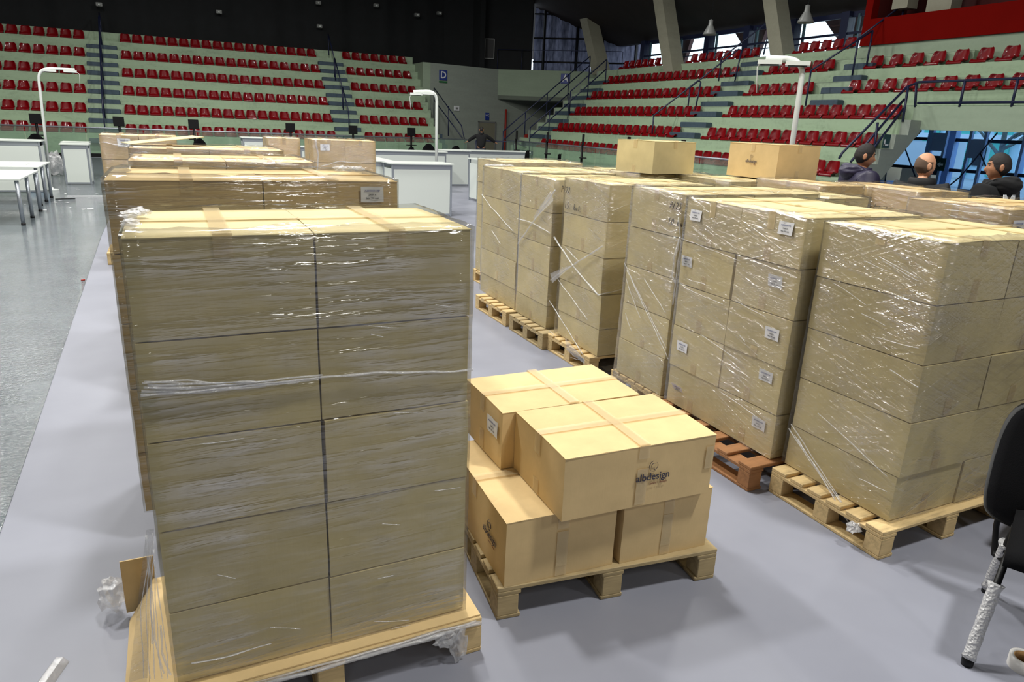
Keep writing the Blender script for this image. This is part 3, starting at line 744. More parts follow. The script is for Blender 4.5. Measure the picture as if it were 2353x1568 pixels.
# ================================================================ CARTONS
_cm = {}
def carton_meshes(w, d, h, var, seam, crush=0.0):
    key = (round(w, 3), round(d, 3), round(h, 3), var, seam, crush)
    if key in _cm: return _cm[key]
    rr = random.Random(hash((round(w*100), round(d*100), round(h*100), var)) & 0xffff)
    N = 7
    # body: grid box with gently bulging panels
    bm = bmesh.new(); bmesh.ops.create_cube(bm, size=1.0)
    bmesh.ops.subdivide_edges(bm, edges=bm.edges[:], cuts=N, use_grid_fill=True)
    ht = h-0.004
    bl = [rr.uniform(0.0005, 0.003) for _ in range(4)]; off = Vector((rr.random()*50, var*7.0, 0))
    sag = [rr.uniform(-0.004, 0.002) for _ in range(4)]
    for v in bm.verts:
        x, y, z = v.co*2      # -1..1
        bx = (1-y*y)*(1-z*z); by = (1-x*x)*(1-z*z)
        p = Vector((x*w/2, y*d/2, (z+1)/2*ht))
        if abs(x) > .99: p.x += (bl[0] if x > 0 else bl[1])*bx*(1 if x > 0 else -1)
        if abs(y) > .99: p.y += (bl[2] if y > 0 else bl[3])*by*(1 if y > 0 else -1)
        if abs(z) > .99 and z > 0: p.z += 0
        nz = noise.noise_vector(p*6+off)*0.0022
        if crush and z > 0.4 and abs(x) > .6 and abs(y) > .6: p.z -= crush*abs(noise.noise(p*9+off))
        p += Vector((nz.x, nz.y, nz.z*0.5 if z > -0.9 else 0)); v.co = p
    mb_ = bpy.data.meshes.new('body'); bm.to_mesh(mb_); bm.free(); mb_.shade_smooth() if hasattr(mb_, 'shade_smooth') else None
    mb_.set_sharp_from_angle(angle=rad(35))
    # flaps
    fl = []
    L_, W_ = (w, d) if seam == 'x' else (d, w)
    for sgn in (-1, 1):
        nu, nv = 9, 5; vs = []
        lift = rr.uniform(0.0, 0.004)
        for j in range(nv):
            for i in range(nu):
                a = -1+2*i/(nu-1); b = j/(nv-1)
                u = a*(L_/2+0.0015); v_ = sgn*((W_/2+0.002)*(1-b) + 0.0012*b)
                z = h-0.002 + lift*b*b*(0.4+0.6*abs(a)) + 0.0018*noise.noise(Vector((u*8, v_*8, var*3+sgn*5)))
                if j == 0: z -= 0.002
                p = (u, v_, z) if seam == 'x' else (v_, u, z)
                vs.append(p)
        fs = [(j*nu+i, j*nu+i+1, (j+1)*nu+i+1, (j+1)*nu+i) for j in range(nv-1) for i in range(nu-1)]
        n0 = len(vs); vs2 = vs + [(x, y, z-0.0032) for x, y, z in vs]
        fs2 = fs + [tuple(n0+k for k in reversed(f)) for f in fs]
        bd = [i for i in range(nu)] + [j*nu+nu-1 for j in range(1, nv)] + [(nv-1)*nu+i for i in range(nu-2, -1, -1)] + [j*nu for j in range(nv-2, 0, -1)]
        rim = [(bd[k], bd[(k+1) % len(bd)], bd[(k+1) % len(bd)]+n0, bd[k]+n0) for k in range(len(bd))]
        q = MB(); q.add(vs2, fs2+rim, 0, False); fl.append(q)
    # tapes
    def strip(along, half, wdt, z, tail, tailz, lift_=0.0012):
        q = MB(); pts = [(-half-0.0035, tailz), (-half-0.0035, z-0.001), (-half+0.001, z+lift_)]
        k = 8
        for i in range(1, k): pts.append((-half+2*half*i/k, z+lift_+0.0005))
        pts += [(half-0.001, z+lift_), (half+0.0035, z-0.001), (half+0.0035, tailz)]
        vs = []
        for (u, zz) in pts:
            for s in (-wdt/2, wdt/2): vs.append((u, s, zz) if along == 'x' else (s, u, zz))
        q.add(vs, [(2*i, 2*i+1, 2*i+3, 2*i+2) for i in range(len(pts)-1)], 0, False); return q
    tails = rr.uniform(0.06, 0.10)
    t1 = strip(seam, (w if seam == 'x' else d)/2+0.002, 0.05, h+0.0035, True, h-tails)
    oth = 'y' if seam == 'x' else 'x'
    t2 = strip(oth, (d if seam == 'x' else w)/2+0.002, 0.05, h+0.0045, True, h-rr.uniform(0.05, 0.09))
    # tape tails coming up from the bottom seam
    t3 = MB(); tb = rr.uniform(0.06, 0.11)
    for s, ax in ((-1, seam),):
        if True:
            half = (w if ax == 'x' else d)/2+0.004; q = s*half; c = 0.025
            vs = [(q, -c, 0.004), (q, c, 0.004), (q, c, tb), (q, -c, tb)] if ax == 'x' else [(-c, q, 0.004), (c, q, 0.004), (c, q, tb), (-c, q, tb)]
            t3.add(vs, [(0, 1, 2, 3)])
    out = dict(body=mb_, flaps=fl, t1=t1, t2=t2, t3=t3, mats={})
    _cm[key] = out; return out
def carton(label, cx, cy, z, w, d, h, rz=0, mat='tan', seam='x', top=True, var=0, cross=True, group=None, crush=0.0):
    c = carton_meshes(w, d, h, var, seam, crush); key = mat
    t = thing('carton', label, 'carton', (cx, cy, z), rz, group)
    if mat not in c['mats']:
        b = c['body'].copy(); b.materials.clear(); b.materials.append(CB[mat])
        c['mats'][mat] = dict(body=b, flaps=[q.mesh('flap', CB[mat]) for q in c['flaps']], t1=c['t1'].mesh('tape', M_TAPE), t2=c['t2'].mesh('tape', M_TAPE), t3=c['t3'].mesh('tape', M_TAPE))
    q = c['mats'][mat]
    link('body', q['body'], t)
    if top:
        for f in q['flaps']: link('flap', f, t)
        link('tape', q['t1'], t)
        if cross: link('tape', q['t2'], t)
    link('tape', q['t3'], t)
    t['dims'] = (w, d, h)
    return t
def ship_label(c, side, u, v, sc_=1.0, roll=0.0):
    """paper label on a carton side; u along the side from its middle, v height"""
    w, d, h = c['dims']; del_ = 0.0075
    loc = {'-y': (u, -d/2-del_, v), '-x': (-w/2-del_, -u, v)}[side]
    W_, H_ = 0.105*sc_, 0.07*sc_
    k = ('lab', sc_)
    if k not in _cm:
        mb = MB(); N_ = 6; vs = []
        for j in range(3):
            for i in range(N_+1): vs.append((-W_/2+W_*i/N_, -0.002*math.sin(i*1.3+j), -H_/2+H_*j/2))
        mb.add(vs, [(j*(N_+1)+i, j*(N_+1)+i+1, (j+1)*(N_+1)+i+1, (j+1)*(N_+1)+i) for j in range(2) for i in range(N_)], 0, True)
        _cm[k] = mb.mesh('shipping_label', M_PAPER)
    o = link('shipping_label', _cm[k], c, loc); rot = {'-y': 0, '-x': -PI/2}[side]
    o.rotation_euler = (0, roll, rot) if side == '-y' else (roll, 0, rot)
    for s, sz, mt, dz in (('ALBDESIGN PZF', 0.0100, M_INKB, 0.016), ('ZARFI A', 0.0100, M_INKK, -0.002), ('Sasia: 700 copë', 0.0095, M_INKK, -0.017)):
        text_on(s, sz*sc_, mt, o, (0, -0.0034, dz*sc_), (PI/2, 0, 0), bold=0.0002, extrude=0.0001)
    return o
# thin handwritten marks as marker strokes
GL = {'P': ([(.1, 0), (.2, 1)], [(.05, .95), (.5, 1), (.75, .8), (.6, .55), (.15, .5)]), '/': ([(.1, -.15), (.5, 1.1)],),
      '2': ([(.1, .8), (.3, 1), (.6, .9), (.55, .6), (.1, 0), (.7, .05)],), '3': ([(.1, .95), (.6, 1), (.3, .6), (.65, .4), (.5, .05), (.1, 0)],),
      '1': ([(.3, 0), (.35, 1)],), '5': ([(.7, 1), (.25, .95), (.2, .6), (.6, .5), (.6, .15), (.15, 0)],), '0': ([(.4, 1), (.1, .6), (.25, .05), (.6, .2), (.65, .75), (.4, 1)],),
      '7': ([(.1, .95), (.7, 1), (.35, 0)],), '8': ([(.5, 1), (.2, .75), (.6, .35), (.35, 0), (.1, .3), (.6, .75), (.5, 1)],),
      'k': ([(.15, 0), (.2, 1)], [(.55, .6), (.2, .3), (.6, 0)]), 'u': ([(.1, .5), (.15, .05), (.45, .1), (.5, .5), (.55, 0)],), 't': ([(.35, .9), (.3, .05), (.5, 0)], [(.1, .6), (.55, .65)]),
      '.': ([(.2, 0), (.28, .03)],), ' ': ()}
def handwriting(c, side, s, u, v, size, name='marker_writing'):
    w, d, h = c['dims']; mb = MB(); x = 0
    for ch in s:
        for st in GL[ch]:
            pts = []
            for (a, b) in st: pts.append((x+a*size*0.75+b*0.12*size, 0, b*size))
            mb.tube(pts, 0.0024, 5)
        x += size*0.72
    loc = {'-y': (u, -d/2-0.0075, v), '-x': (-w/2-0.0075, -u, v)}[side]
    o = mb.build(name, M_INKK, c, loc, {'-y': 0, '-x': -PI/2}[side]); return o
def logo(c, side, u, v, k=1.0):
    w, d, h = c['dims']
    loc = {'-y': (u, -d/2-0.0078, v), '-x': (-w/2-0.0078, -u, v)}[side]
    e = link('printed_logo', None, c, loc, {'-y': 0, '-x': -PI/2}[side])
    text_on('albdesign', 0.042*k, simple('logo_ink', hexc(58, 56, 72), .7) if 'logo_ink' not in bpy.data.materials else bpy.data.materials['logo_ink'], e, (0, 0, 0), (PI/2, 0, 0), 'lettering', bold=0.0006, extrude=0.0002)
    text_on('print + design', 0.014*k, M_INKR, e, (0.028*k, 0, -0.028*k), (PI/2, 0, 0), 'lettering', extrude=0.0002)
    mb = MB()
    for r_, a0, a1 in ((0.022, 100, 300), (0.012, 60, 280), (0.017, -80, 60)):
        mb.tube([(r_*k*math.cos(rad(a)), 0, 0.045*k+r_*k*math.sin(rad(a))) for a in range(a0, a1, 12)], 0.0014*k, 5, flat=0.4)
    mb.build('emblem', bpy.data.materials['logo_ink'], e)

# ================================================================ STRETCH FILM
def film(label, x0, x1, y0, y1, z0, z1, rz=0, mat=None, seed=0, rim=0.08, taper=0.0, c=None):
    """thin shell of film clinging round a load, folded a little way over the top edge"""
    mat = mat or M_FILM
    cx, cy = ((x0+x1)/2, (y0+y1)/2); hx, hy = (x1-x0)/2+0.004, (y1-y0)/2+0.004
    st = 0.05; P = []
    def side(a, b):
        n_ = max(3, int((b-a).length/st)); return [a+(b-a)*(i/n_) for i in range(n_)]
    c4 = [Vector((-hx, -hy)), Vector((hx, -hy)), Vector((hx, hy)), Vector((-hx, hy))]
    for i in range(4): P += side(c4[i], c4[(i+1) % 4])
    n_ = len(P); nz = int((z1-z0)/0.045); vs = []; fs = []
    for k in range(nz+1):
        z = z0+(z1-z0)*k/nz
        for i, p in enumerate(P):
            q = Vector((p.x, p.y, 0)); s = 1+taper*(1-k/nz)**2
            nn = Vector((p.x/hx, p.y/hy, 0)); nn = Vector((nn.x if abs(nn.x) > .999 else 0, nn.y if abs(nn.y) > .999 else 0, 0))
            a = noise.noise(Vector((p.x*3+seed, p.y*3, z*16+p.x*3)))*0.5+0.5
            q = Vector((q.x*s, q.y*s, 0)) + nn*0.004*a
            zz = z
            if k == 0: zz += 0.03*noise.noise(Vector((p.x*5, p.y*5, seed)))
            vs.append((q.x, q.y, zz))
    for k in range(nz):
        for i in range(n_): j = (i+1) % n_; fs.append((k*n_+i, k*n_+j, (k+1)*n_+j, (k+1)*n_+i))
    # rim folded onto the top, ragged
    base = len(vs)
    for ring in (1, 2, 3):
        for i, p in enumerate(P):
            r_ = rim*(0.45+0.9*abs(noise.noise(Vector((p.x*4, p.y*4, seed*2+3)))))*ring/3
            q = Vector((p.x*(1-r_/hx), p.y*(1-r_/hy)))
            vs.append((q.x, q.y, z1+0.006+0.010*abs(noise.noise(Vector((p.x*20, p.y*20, seed+ring))))*(1 if ring < 3 else 1.8)))
    for k in range(3):
        a0 = (nz*n_) if k == 0 else base+(k-1)*n_; b0 = base+k*n_
        for i in range(n_): j = (i+1) % n_; fs.append((a0+i, a0+j, b0+j, b0+i))
    mb = MB(); mb.add(vs, fs, 0, True)
    t = thing('stretch_film', label, 'plastic film', (cx, cy, 0), rz)
    mb.build('film_wrap', mat, t); t['c'] = (cx, cy, rz)
    return t
def local(t, p):
    cx, cy, rz = t['c']; v = Vector((p.x-cx, p.y-cy, 0)); v.rotate(Matrix.Rotation(-rz, 3, 'Z')); return Vector((v.x, v.y, p.z))
def rope(t, pts, r=0.007, name='bunched_strand', seed=0, spread=1.0):
    """film bunched into a strand; pts in world space"""
    P = [local(t, p) for p in pts]; Q = []
    for i in range(len(P)-1):
        for k in range(10): Q.append(P[i].lerp(P[i+1], k/10))
    Q.append(P[-1])
    Q = [q+noise.noise_vector(q*9+Vector((seed, 0, 0)))*0.006*spread for q in Q]
    rr = [r*(0.6+0.8*abs(noise.noise(q*14))) for q in Q]
    mb = MB(); mb.tube(Q, rr, 7, flat=0.7); return mb.build(name, M_BUNCH, t)
def sheet(t, a, b, w0, w1, side, n=26, name='film_fold', seed=0, mat=None):
    """fan of pleats: strip between two points that widens from w0 to w1"""
    A, B = local(t, a), local(t, b); d = (B-A).normalized()
    up = Vector((0, 0, 1)); wdir = (up - d*up.dot(d)).normalized() if abs(d.z) < .95 else Vector((1, 0, 0)) if side == '-y' else Vector((0, 1, 0))
    out = {'-x': Vector((-1, 0, 0)), '-y': Vector((0, -1, 0))}[side]
    vs = []; m_ = 9
    for i in range(n+1):
        t_ = i/n; wv = w0+(w1-w0)*t_; c = A.lerp(B, t_)
        for k in range(m_):
            s = (k/(m_-1)-.5); ph = noise.noise(Vector((s*9, t_*1.2, seed)))
            vs.append(c + wdir*(s*wv) + out*(0.004+0.010*abs(ph)))
    fs = [(i*m_+k, i*m_+k+1, (i+1)*m_+k+1, (i+1)*m_+k) for i in range(n) for k in range(m_-1)]
    mb = MB(); mb.add([tuple(v) for v in vs], fs, 0, True); return mb.build(name, mat or M_FILM, t)
def crumple(label, loc, s, parent=None, name='film_scrap', seed=0, squash=(1, 1, .6)):
    bm = bmesh.new(); bmesh.ops.create_icosphere(bm, subdivisions=3, radius=s)
    for v in bm.verts:
        n_ = noise.noise(v.co*(2.2/s)+Vector((seed, 0, 0))); n2 = noise.noise(v.co*(6/s)+Vector((0, seed, 0)))
        v.co *= 1+0.55*n_+0.35*n2; v.co = Vector((v.co.x*squash[0], v.co.y*squash[1], v.co.z*squash[2]))
    zmin = min(v.co.z for v in bm.verts)
    if parent is None:
        for v in bm.verts: v.co.z -= zmin
    me = bpy.data.meshes.new(name); bm.to_mesh(me); bm.free(); me.materials.append(M_BUNCH)
    if parent is not None: return link(name, me, parent, local(parent, Vector(loc)))
    return link(name, me, None, loc, 0, label, 'plastic film')

# ================================================================ STACKS
LAY = ['bottom layer', 'second layer', 'third layer', 'fourth layer', 'top layer']
def stack(nm, x0, x1, y0, y1, zl_, nx, ny, mat='tan', rz=0, seam='x', cross=True, jit=0.006, topvis=True, cols=None, seed=0, gap=0.004):
    """grid of cartons; returns dict (ix, iy, layer) -> carton; names for the columns come from cols"""
    cx, cy = (x0+x1)/2, (y0+y1)/2; M = Matrix.Rotation(rz, 3, 'Z'); rr = random.Random(seed+11); out = {}
    w, d = (x1-x0)/nx, (y1-y0)/ny
    cols = cols or {(0, 0): ''}
    for k in range(len(zl_)-1):
        last = k == len(zl_)-2
        for i in range(nx):
            for j in range(ny):
                lx = -(x1-x0)/2+w*(i+.5)+rr.uniform(-jit, jit)*.5; ly = -(y1-y0)/2+d*(j+.5)+rr.uniform(-jit, jit)
                p = M @ Vector((lx, ly, 0)); cn = cols.get((i, j), '')
                lay = 'top layer' if last else LAY[k]
                lab = 'carton in %s, %s%s' % (nm, (cn+', ') if cn else '', lay)
                out[(i, j, k)] = carton(lab, cx+p.x, cy+p.y, zl_[k]+0.0005, w-gap-0.001, d-gap-0.004, zl_[k+1]-zl_[k]-0.0015, rz+rr.uniform(-.006, .006), mat, seam, last and topvis, (k+i*2+j) % 3, cross,
                                        'cartons of ' + nm)
    return out
LR = {(0, 0): 'left column', (1, 0): 'right column'}
NF = {(0, 0): 'near column', (0, 1): 'far column'}
# ---- F: the nearest stack
zF = [0.162, 0.428, 0.712, 1.000, 1.298, 1.585]
pallet('pallet under the nearest, tallest wrapped stack, at the bottom left', 0.333, 2.315, 0.0, M_WOOD, 1.11, 0.68)
F = stack('the nearest wrapped stack', -0.135, 0.838, 2.035, 2.60, zF, 2, 1, 'tan', seam='x', cols=LR, jit=0.004, seed=1)
fF = film('glossy stretch film round the nearest tall stack of cartons', -0.135, 0.838, 2.035, 2.60, 0.13, 1.59, 0, M_FILM_F, 1, 0.07, 0.0)
# cardboard sheet on the pallet under the nearest stack
t = thing('cardboard_sheet', 'bent cardboard sheet sticking out on the pallet under the nearest stack', 'cardboard')
mb = MB(); mb.box(-0.215, 0.885, 1.985, 2.66, 0.1515, 0.1565); mb.build('sheet', CB['warm'], t)
mb = MB(); mb.prism([(-0.222, 0.155), (-0.216, 0.155), (-0.300, 0.02), (-0.306, 0.02)], 'y', 2.02, 2.62); mb.build('folded_flap', CB['warm'], t)
mb = MB(); mb.box(-.318, -.205, 2.672, 2.677, .02, .25); mb.build('folded_flap', CB['warm'], t)
P_ = lambda px, py, y=2.018: aty(px, py, y)
rope(fF, [P_(322, 905), P_(400, 905), P_(560, 888), P_(740, 868), P_(860, 858), P_(1086, 852)], 0.007, seed=1)
rope(fF, [P_(330, 893), P_(450, 893), P_(620, 875), P_(740, 862)], 0.006, seed=2)
rope(fF, [P_(325, 900), P_(480, 902), P_(610, 886)], 0.008, seed=5)
for k in range(9):
    y0 = 878+3.4*k; x1 = 540+24*k; rope(fF, [P_(328+4*k, y0+R.uniform(-3, 3)), P_(430, y0-2+R.uniform(-2, 2)), P_(x1, 895-(x1-330)*.055+R.uniform(-4, 4))], .0042, seed=40+k)
rope(fF, [P_(440, 1525), P_(520, 1510), P_(625, 1478)], 0.004, seed=3)
rope(fF, [P_(370, 1440), P_(372, 1500), P_(392, 1550)], 0.006, seed=4)
rope(fF, [P_(352, 1360), P_(356, 1470), P_(378, 1545)], 0.005, seed=6)
rope(fF, [P_(335, 1230), P_(348, 1330), P_(350, 1480)], 0.006, seed=7)
for k, (px, py, s_) in enumerate(((300, 495, .022), (318, 488, .022), (300, 515, .02), (330, 490, .018))):
    q = atz(px, py, 1.60); crumple('', (q.x, q.y, 1.603), s_, fF, 'crumpled_corner', k, (1.2, 1, .5))
for k, (a_, b_) in enumerate((((845, 748), (915, 755)), ((850, 770), (880, 776)), ((905, 948), (960, 947)), ((1000, 700), (1035, 706)), ((870, 1330), (905, 1322)), ((500, 1322), (540, 1330)),
                              ((860, 1430), (940, 1425)), ((900, 1446), (1000, 1432)), ((450, 1020), (560, 1008)), ((1000, 1128), (1060, 1120)), ((880, 1207), (920, 1206)), ((620, 1440), (690, 1446)))):
    rope(fF, [P_(*a_, 2.022), P_(*b_, 2.022)], .0022, seed=120+k)
crumple('', (0.79, 1.955, 0.075), 0.042, fF, 'film_tail', 3, (.8, .45, 1.5))
crumple('', (0.74, 1.958, 0.11), 0.035, fF, 'film_tail', 5, (1.2, .4, .9))
rope(fF, [V(-0.15, 1.985, .125), V(0.25, 1.965, .13), V(0.5, 1.962, .135), V(0.88, 1.966, .135)], 0.014, seed=9)
rope(fF, [V(0.0, 1.98, .14), V(0.4, 1.965, .145), V(0.86, 1.968, .148)], 0.007, seed=10)
sheet(fF, aty(345, 1215, 2.03), aty(318, 1560, 1.99), .02, .05, '-y', seed=12, mat=M_FILM_P)
for k in range(5): rope(fF, [aty(349+2*k, 1225+20*k, 2.02), aty(322+12*k, 1400, 2.0), aty(330+14*k, 1560, 1.99)], .0028, seed=50+k)
# ---- F2: behind it
zG = [0.155, 0.45, 0.75, 1.04, 1.335, 1.632]
pallet('pallet under the second wrapped stack of the left row', 0.345, 3.56, 0.0, M_WOOD, 1.10, 0.68)
F2 = stack('the second stack of the left row', -0.250, 0.935, 3.20, 3.86, zG, 2, 1, 'brown', seam='x', cols=LR, seed=2, jit=0.008)
pl_ = aty(855, 447, 3.195); ship_label(F2[(1, 0, 4)], '-y', pl_.x-F2[(1, 0, 4)].location.x, pl_.z-F2[(1, 0, 4)].location.z, 1.0, 0.0)
fG = film('shiny stretch film round the second stack of the left row', -0.250, 0.935, 3.20, 3.86, 0.155, 1.637, 0, M_FILM_F, 4, 0.16)
for k in range(3): crumple('', (0.90-.05*k, 3.80, 1.643), .022, fG, 'crumpled_corner', 20+k, (1.3, 1, .6))
# ---- F3..F5 further back in the left row
pallet('pallet under the third stack of the left row', 0.32, 5.35, 0.0, M_WOOD, 1.10, 0.68)
F3 = stack('the third stack of the left row', -0.235, 0.885, 5.0, 5.75, [0.155, .45, .74, 1.03, 1.32, 1.60], 2, 1, 'brown', seam='x', cols=LR, seed=3, jit=0.008)
f3 = film('stretch film round the third stack of the left row', -0.235, 0.885, 5.0, 5.75, 0.155, 1.605, 0, M_FILM, 5, 0.12)
pallet('pallet under the fourth stack of the left row', 0.32, 6.95, 0.0, M_WOOD, 1.10, 0.68)
F4 = stack('the fourth stack of the left row', -0.30, 0.90, 6.60, 7.4, [0.155, .45, .74, 1.03, 1.32, 1.60], 2, 1, 'brown', seam='x', cols=LR, seed=4, jit=0.008)
f4 = film('loose stretch film over the fourth stack of the left row', -0.30, 0.90, 6.60, 7.4, 0.155, 1.606, 0, M_FILM, 6, 0.18)
pallet('pallet under the farthest stack of the left row', -0.33, 10.35, 0.0, M_WOOD, 1.02, 0.68)
F5 = stack('the farthest stack of the left row', -0.755, 0.085, 10.0, 10.7, [0.155, .44, .73, 1.01, 1.30, 1.59], 2, 1, 'warm', seam='x', cols=LR, seed=5)
ship_label(F5[(0, 0, 4)], '-y', 0.05, 0.20, 1.35)
f5 = film('stretch film round the farthest stack of the left row', -0.755, 0.085, 10.0, 10.7, 0.155, 1.595, 0, M_FILM, 7, 0.12)
rope(f5, [V(-.72, 9.975, 1.50), V(-.45, 9.975, 1.45), V(-.1, 9.975, 1.30)], .008, seed=3)
# loose lifted flap on the fourth stack
t = thing('cardboard_sheet', 'cardboard sheet tilted on top of the fourth stack, left row', 'cardboard', (-0.05, 7.1, 1.612), 0.25)
mb = MB(); mb.prism([(-.3, 0), (.3, 0.07), (.3, 0.074), (-.3, 0.004)], 'y', -.18, .18); mb.build('sheet', CB['tan'], t)
# ---- G: stack in the middle distance, two wrapped columns
pallet('pallet under the wrapped stack in the middle distance, right of the left row', 2.16, 10.38, 0.0, M_WOOD, 1.10, 0.72)
G = stack('the middle distance stack', 1.76, 2.62, 10.02, 10.72, [0.155, .44, .73, 1.01, 1.30, 1.60], 2, 1, 'warm', seam='x', cols=LR, seed=6)
ship_label(G[(0, 0, 4)], '-y', -.06, .20, 1.2)
fG2 = film('film round the right half of the middle distance stack', 1.76, 2.62, 10.02, 10.72, 0.155, 1.605, 0, M_FILM, 8, 0.10)
rope(fG2, [V(1.79, 10.0, 1.6), V(1.82, 10.0, 1.4), V(1.80, 10.0, 1.15)], .018, seed=3)
rope(fG2, [V(1.85, 10.0, 1.25), V(2.1, 10.0, 1.32), V(2.4, 10.0, 1.30)], .010, seed=4)
pallet('pallet under the small stack left of the middle distance stack', 1.52, 11.1, 0.0, M_WOOD, 0.72, 0.72)
G2 = stack('the narrow stack behind the middle distance one', 1.28, 1.73, 10.9, 11.5, [0.155, .44, .73, 1.01, 1.30, 1.58], 1, 1, 'warm', seam='x', seed=7)
film('film round the narrow stack behind the middle distance one', 1.28, 1.73, 10.9, 11.5, 0.155, 1.585, 0, M_FILM, 9, 0.10)

# ---- P: front right stack
zP = [0.155, 0.392, 0.671, 0.948, 1.224, 1.500]
pallet('pallet under the wrapped stack at the front right', 3.365, 2.145, 0.0, M_WOOD, 1.03, 0.70)
P = stack('the front right stack', 2.945, 3.925, 1.845, 2.50, zP, 2, 1, 'tan', seam='y', cols=LR, seed=8, jit=0.008)
fP = film('stretch film round the front right stack', 2.945, 3.925, 1.845, 2.50, 0.155, 1.505, 0, M_FILM_P, 10, 0.09, 0.015)
X_ = lambda px, py, x=2.925: atx(px, py, x)
for k, (a, b) in enumerate((((1812, 985), (1945, 1185)), ((1818, 975), (1960, 1195)), ((1825, 1000), (1965, 1205)), ((1835, 1010), (1950, 1200)))):
    pa_ = X_(*a, 2.925); pb_ = X_(*b, 2.90-0.01*k); rope(fP, [pa_, pb_], .0045, seed=k)
for k, (a, b) in enumerate((((2020, 590), (2110, 640)), ((2030, 600), (2112, 645)), ((1985, 600), (2040, 625)), ((1915, 650), (1990, 700)), ((1980, 720), (2035, 750)),
                            ((2010, 775), (2110, 800)), ((1975, 1100), (2038, 1130)), ((1880, 950), (2040, 1095)), ((2045, 850), (2110, 890)))):
    rope(fP, [X_(*a), X_(*b)], .0030, seed=k+30)
crumple('', tuple(atz(1965, 1205, 0.10)+V(-.03, -.02, 0)), .035, fP, 'film_tail', 9, (1, .8, .7))
# ---- Q: stack with two labelled columns
zQ = [0.155, 0.418, 0.692, 0.967, 1.242, 1.512]
pallet('brown pallet under the labelled stack beside the front right stack', 3.16, 3.03, 0.0, M_WOOD_DARK, 0.86, 1.0)
Q = stack('the labelled stack', 2.895, 3.76, 2.56, 3.52, zQ, 1, 2, 'tan', seam='x', cols=NF, seed=9, jit=0.010)
for k, (px0, py0, px1, py1, rl) in enumerate(((1600, 495, 1808, 525, -.08), (1578, 601, 1780, 647, .10), (None, 0, 1774, 767, .06), (1568, 797, 1758, 865, .05), (1556, 894, 1741, 974, .04))):
    for (px, py, j) in ((px0, py0, 1), (px1, py1, 0)):
        if px is None: continue
        lay = 4-k; c_ = Q[(0, j, lay)]; p = atx(px, py, 2.89)
        ship_label(c_, '-x', c_.location.y-p.y, p.z-c_.location.z, 0.95, (0.5 if (k == 4 and j == 1) else rl))
fQ = film('stretch film round the labelled stack', 2.895, 3.76, 2.56, 3.52, 0.155, 1.517, 0, M_FILM, 12, 0.06)
for k, (a, b) in enumerate((((1560, 545), (1700, 600)), ((1570, 660), (1660, 700)), ((1610, 770), (1700, 830)), ((1690, 690), (1760, 730)), ((1655, 900), (1740, 960)), ((1700, 770), (1712, 785)), ((1580, 640), (1620, 655)))):
    rope(fQ, [X_(*a, 2.872), X_(*b, 2.872)], .003, seed=k+60)
rope(fQ, [X_(1563, 545, 2.86), X_(1550, 590, 2.83), X_(1545, 635, 2.86), X_(1553, 650, 2.87)], .010, seed=71)
rope(fQ, [X_(1560, 500, 2.87), X_(1565, 560, 2.86), X_(1545, 700, 2.87)], .006, seed=72)
# ---- S: stack marked P/23
pallet('pallet under the stack behind the labelled one', 3.4, 3.87, 0.0, M_WOOD, 1.02, 0.62)
S = stack('the stack behind the labelled one', 2.905, 4.10, 3.58, 4.13, [0.155, 0.42, 0.70, 0.975, 1.25, 1.525], 2, 1, 'tan', seam='x', cols={(0, 0): 'front', (1, 0): 'behind'}, seed=10, jit=0.008)
c_ = S[(0, 0, 4)]; p1, p2 = atx(1538, 478, 2.9), atx(1534, 515, 2.9)
c_['label'] = 'carton hand-marked 10 kut, top of the stack behind the labelled one'
handwriting(c_, '-x', 'P/23', c_.location.y-p1.y, p1.z-c_.location.z, 0.042)
handwriting(c_, '-x', '10 kut', c_.location.y-p2.y, p2.z-c_.location.z, 0.042)
fS = film('stretch film round the stack behind the labelled one', 2.905, 4.10, 3.58, 4.13, 0.05, 1.53, 0, M_FILM, 14, 0.08, 0.03)
for k, (a, b) in enumerate((((1434, 605), (1530, 800)), ((1440, 620), (1520, 790)), ((1450, 640), (1535, 825)), ((1438, 640), (1470, 730)), ((1437, 720), (1450, 760)), ((1480, 640), (1530, 720)))):
    rope(fS, [X_(*a, 2.885), X_(*b, 2.875)], .0035, seed=k+80)
# ---- P22
pallet('pallet under the crossed strand stack', 3.395, 4.82, 0.0, M_WOOD, 1.05, 0.72)
T = stack('the crossed strand stack', 2.935, 3.93, 4.47, 5.14, [0.155, 0.375, 0.655, 0.945, 1.222, 1.502], 2, 1, 'tan', seam='x', cols={(0, 0): 'front', (1, 0): 'behind'}, seed=11, jit=0.012)
c_ = T[(0, 0, 4)]; p1, p2 = atx(1289, 441, 2.93), atx(1296, 478, 2.93)
c_['label'] = 'carton hand-marked 15 kut, top of the crossed strand stack'
handwriting(c_, '-x', 'P/22', c_.location.y-p1.y, p1.z-c_.location.z, 0.050)
handwriting(c_, '-x', '15. kut.', c_.location.y-p2.y, p2.z-c_.location.z, 0.050)
fT = film('stretch film with a big white X strand across its left face', 2.935, 3.93, 4.47, 5.14, 0.155, 1.507, 0, M_FILM, 15, 0.08, 0.02)
rope(fT, [X_(1273, 545, 2.905), X_(1318, 612, 2.905), X_(1374, 678, 2.91)], .010, seed=1)
rope(fT, [X_(1266, 643, 2.905), X_(1312, 612, 2.90), X_(1384, 567, 2.91)], .010, seed=2)
rope(fT, [X_(1374, 678, 2.91), aty(1428, 665, 4.44)], .007, seed=3)
sheet(fT, X_(1268, 640, 2.905), X_(1312, 612, 2.905), .09, .02, '-x', mat=M_BUNCH, seed=4)
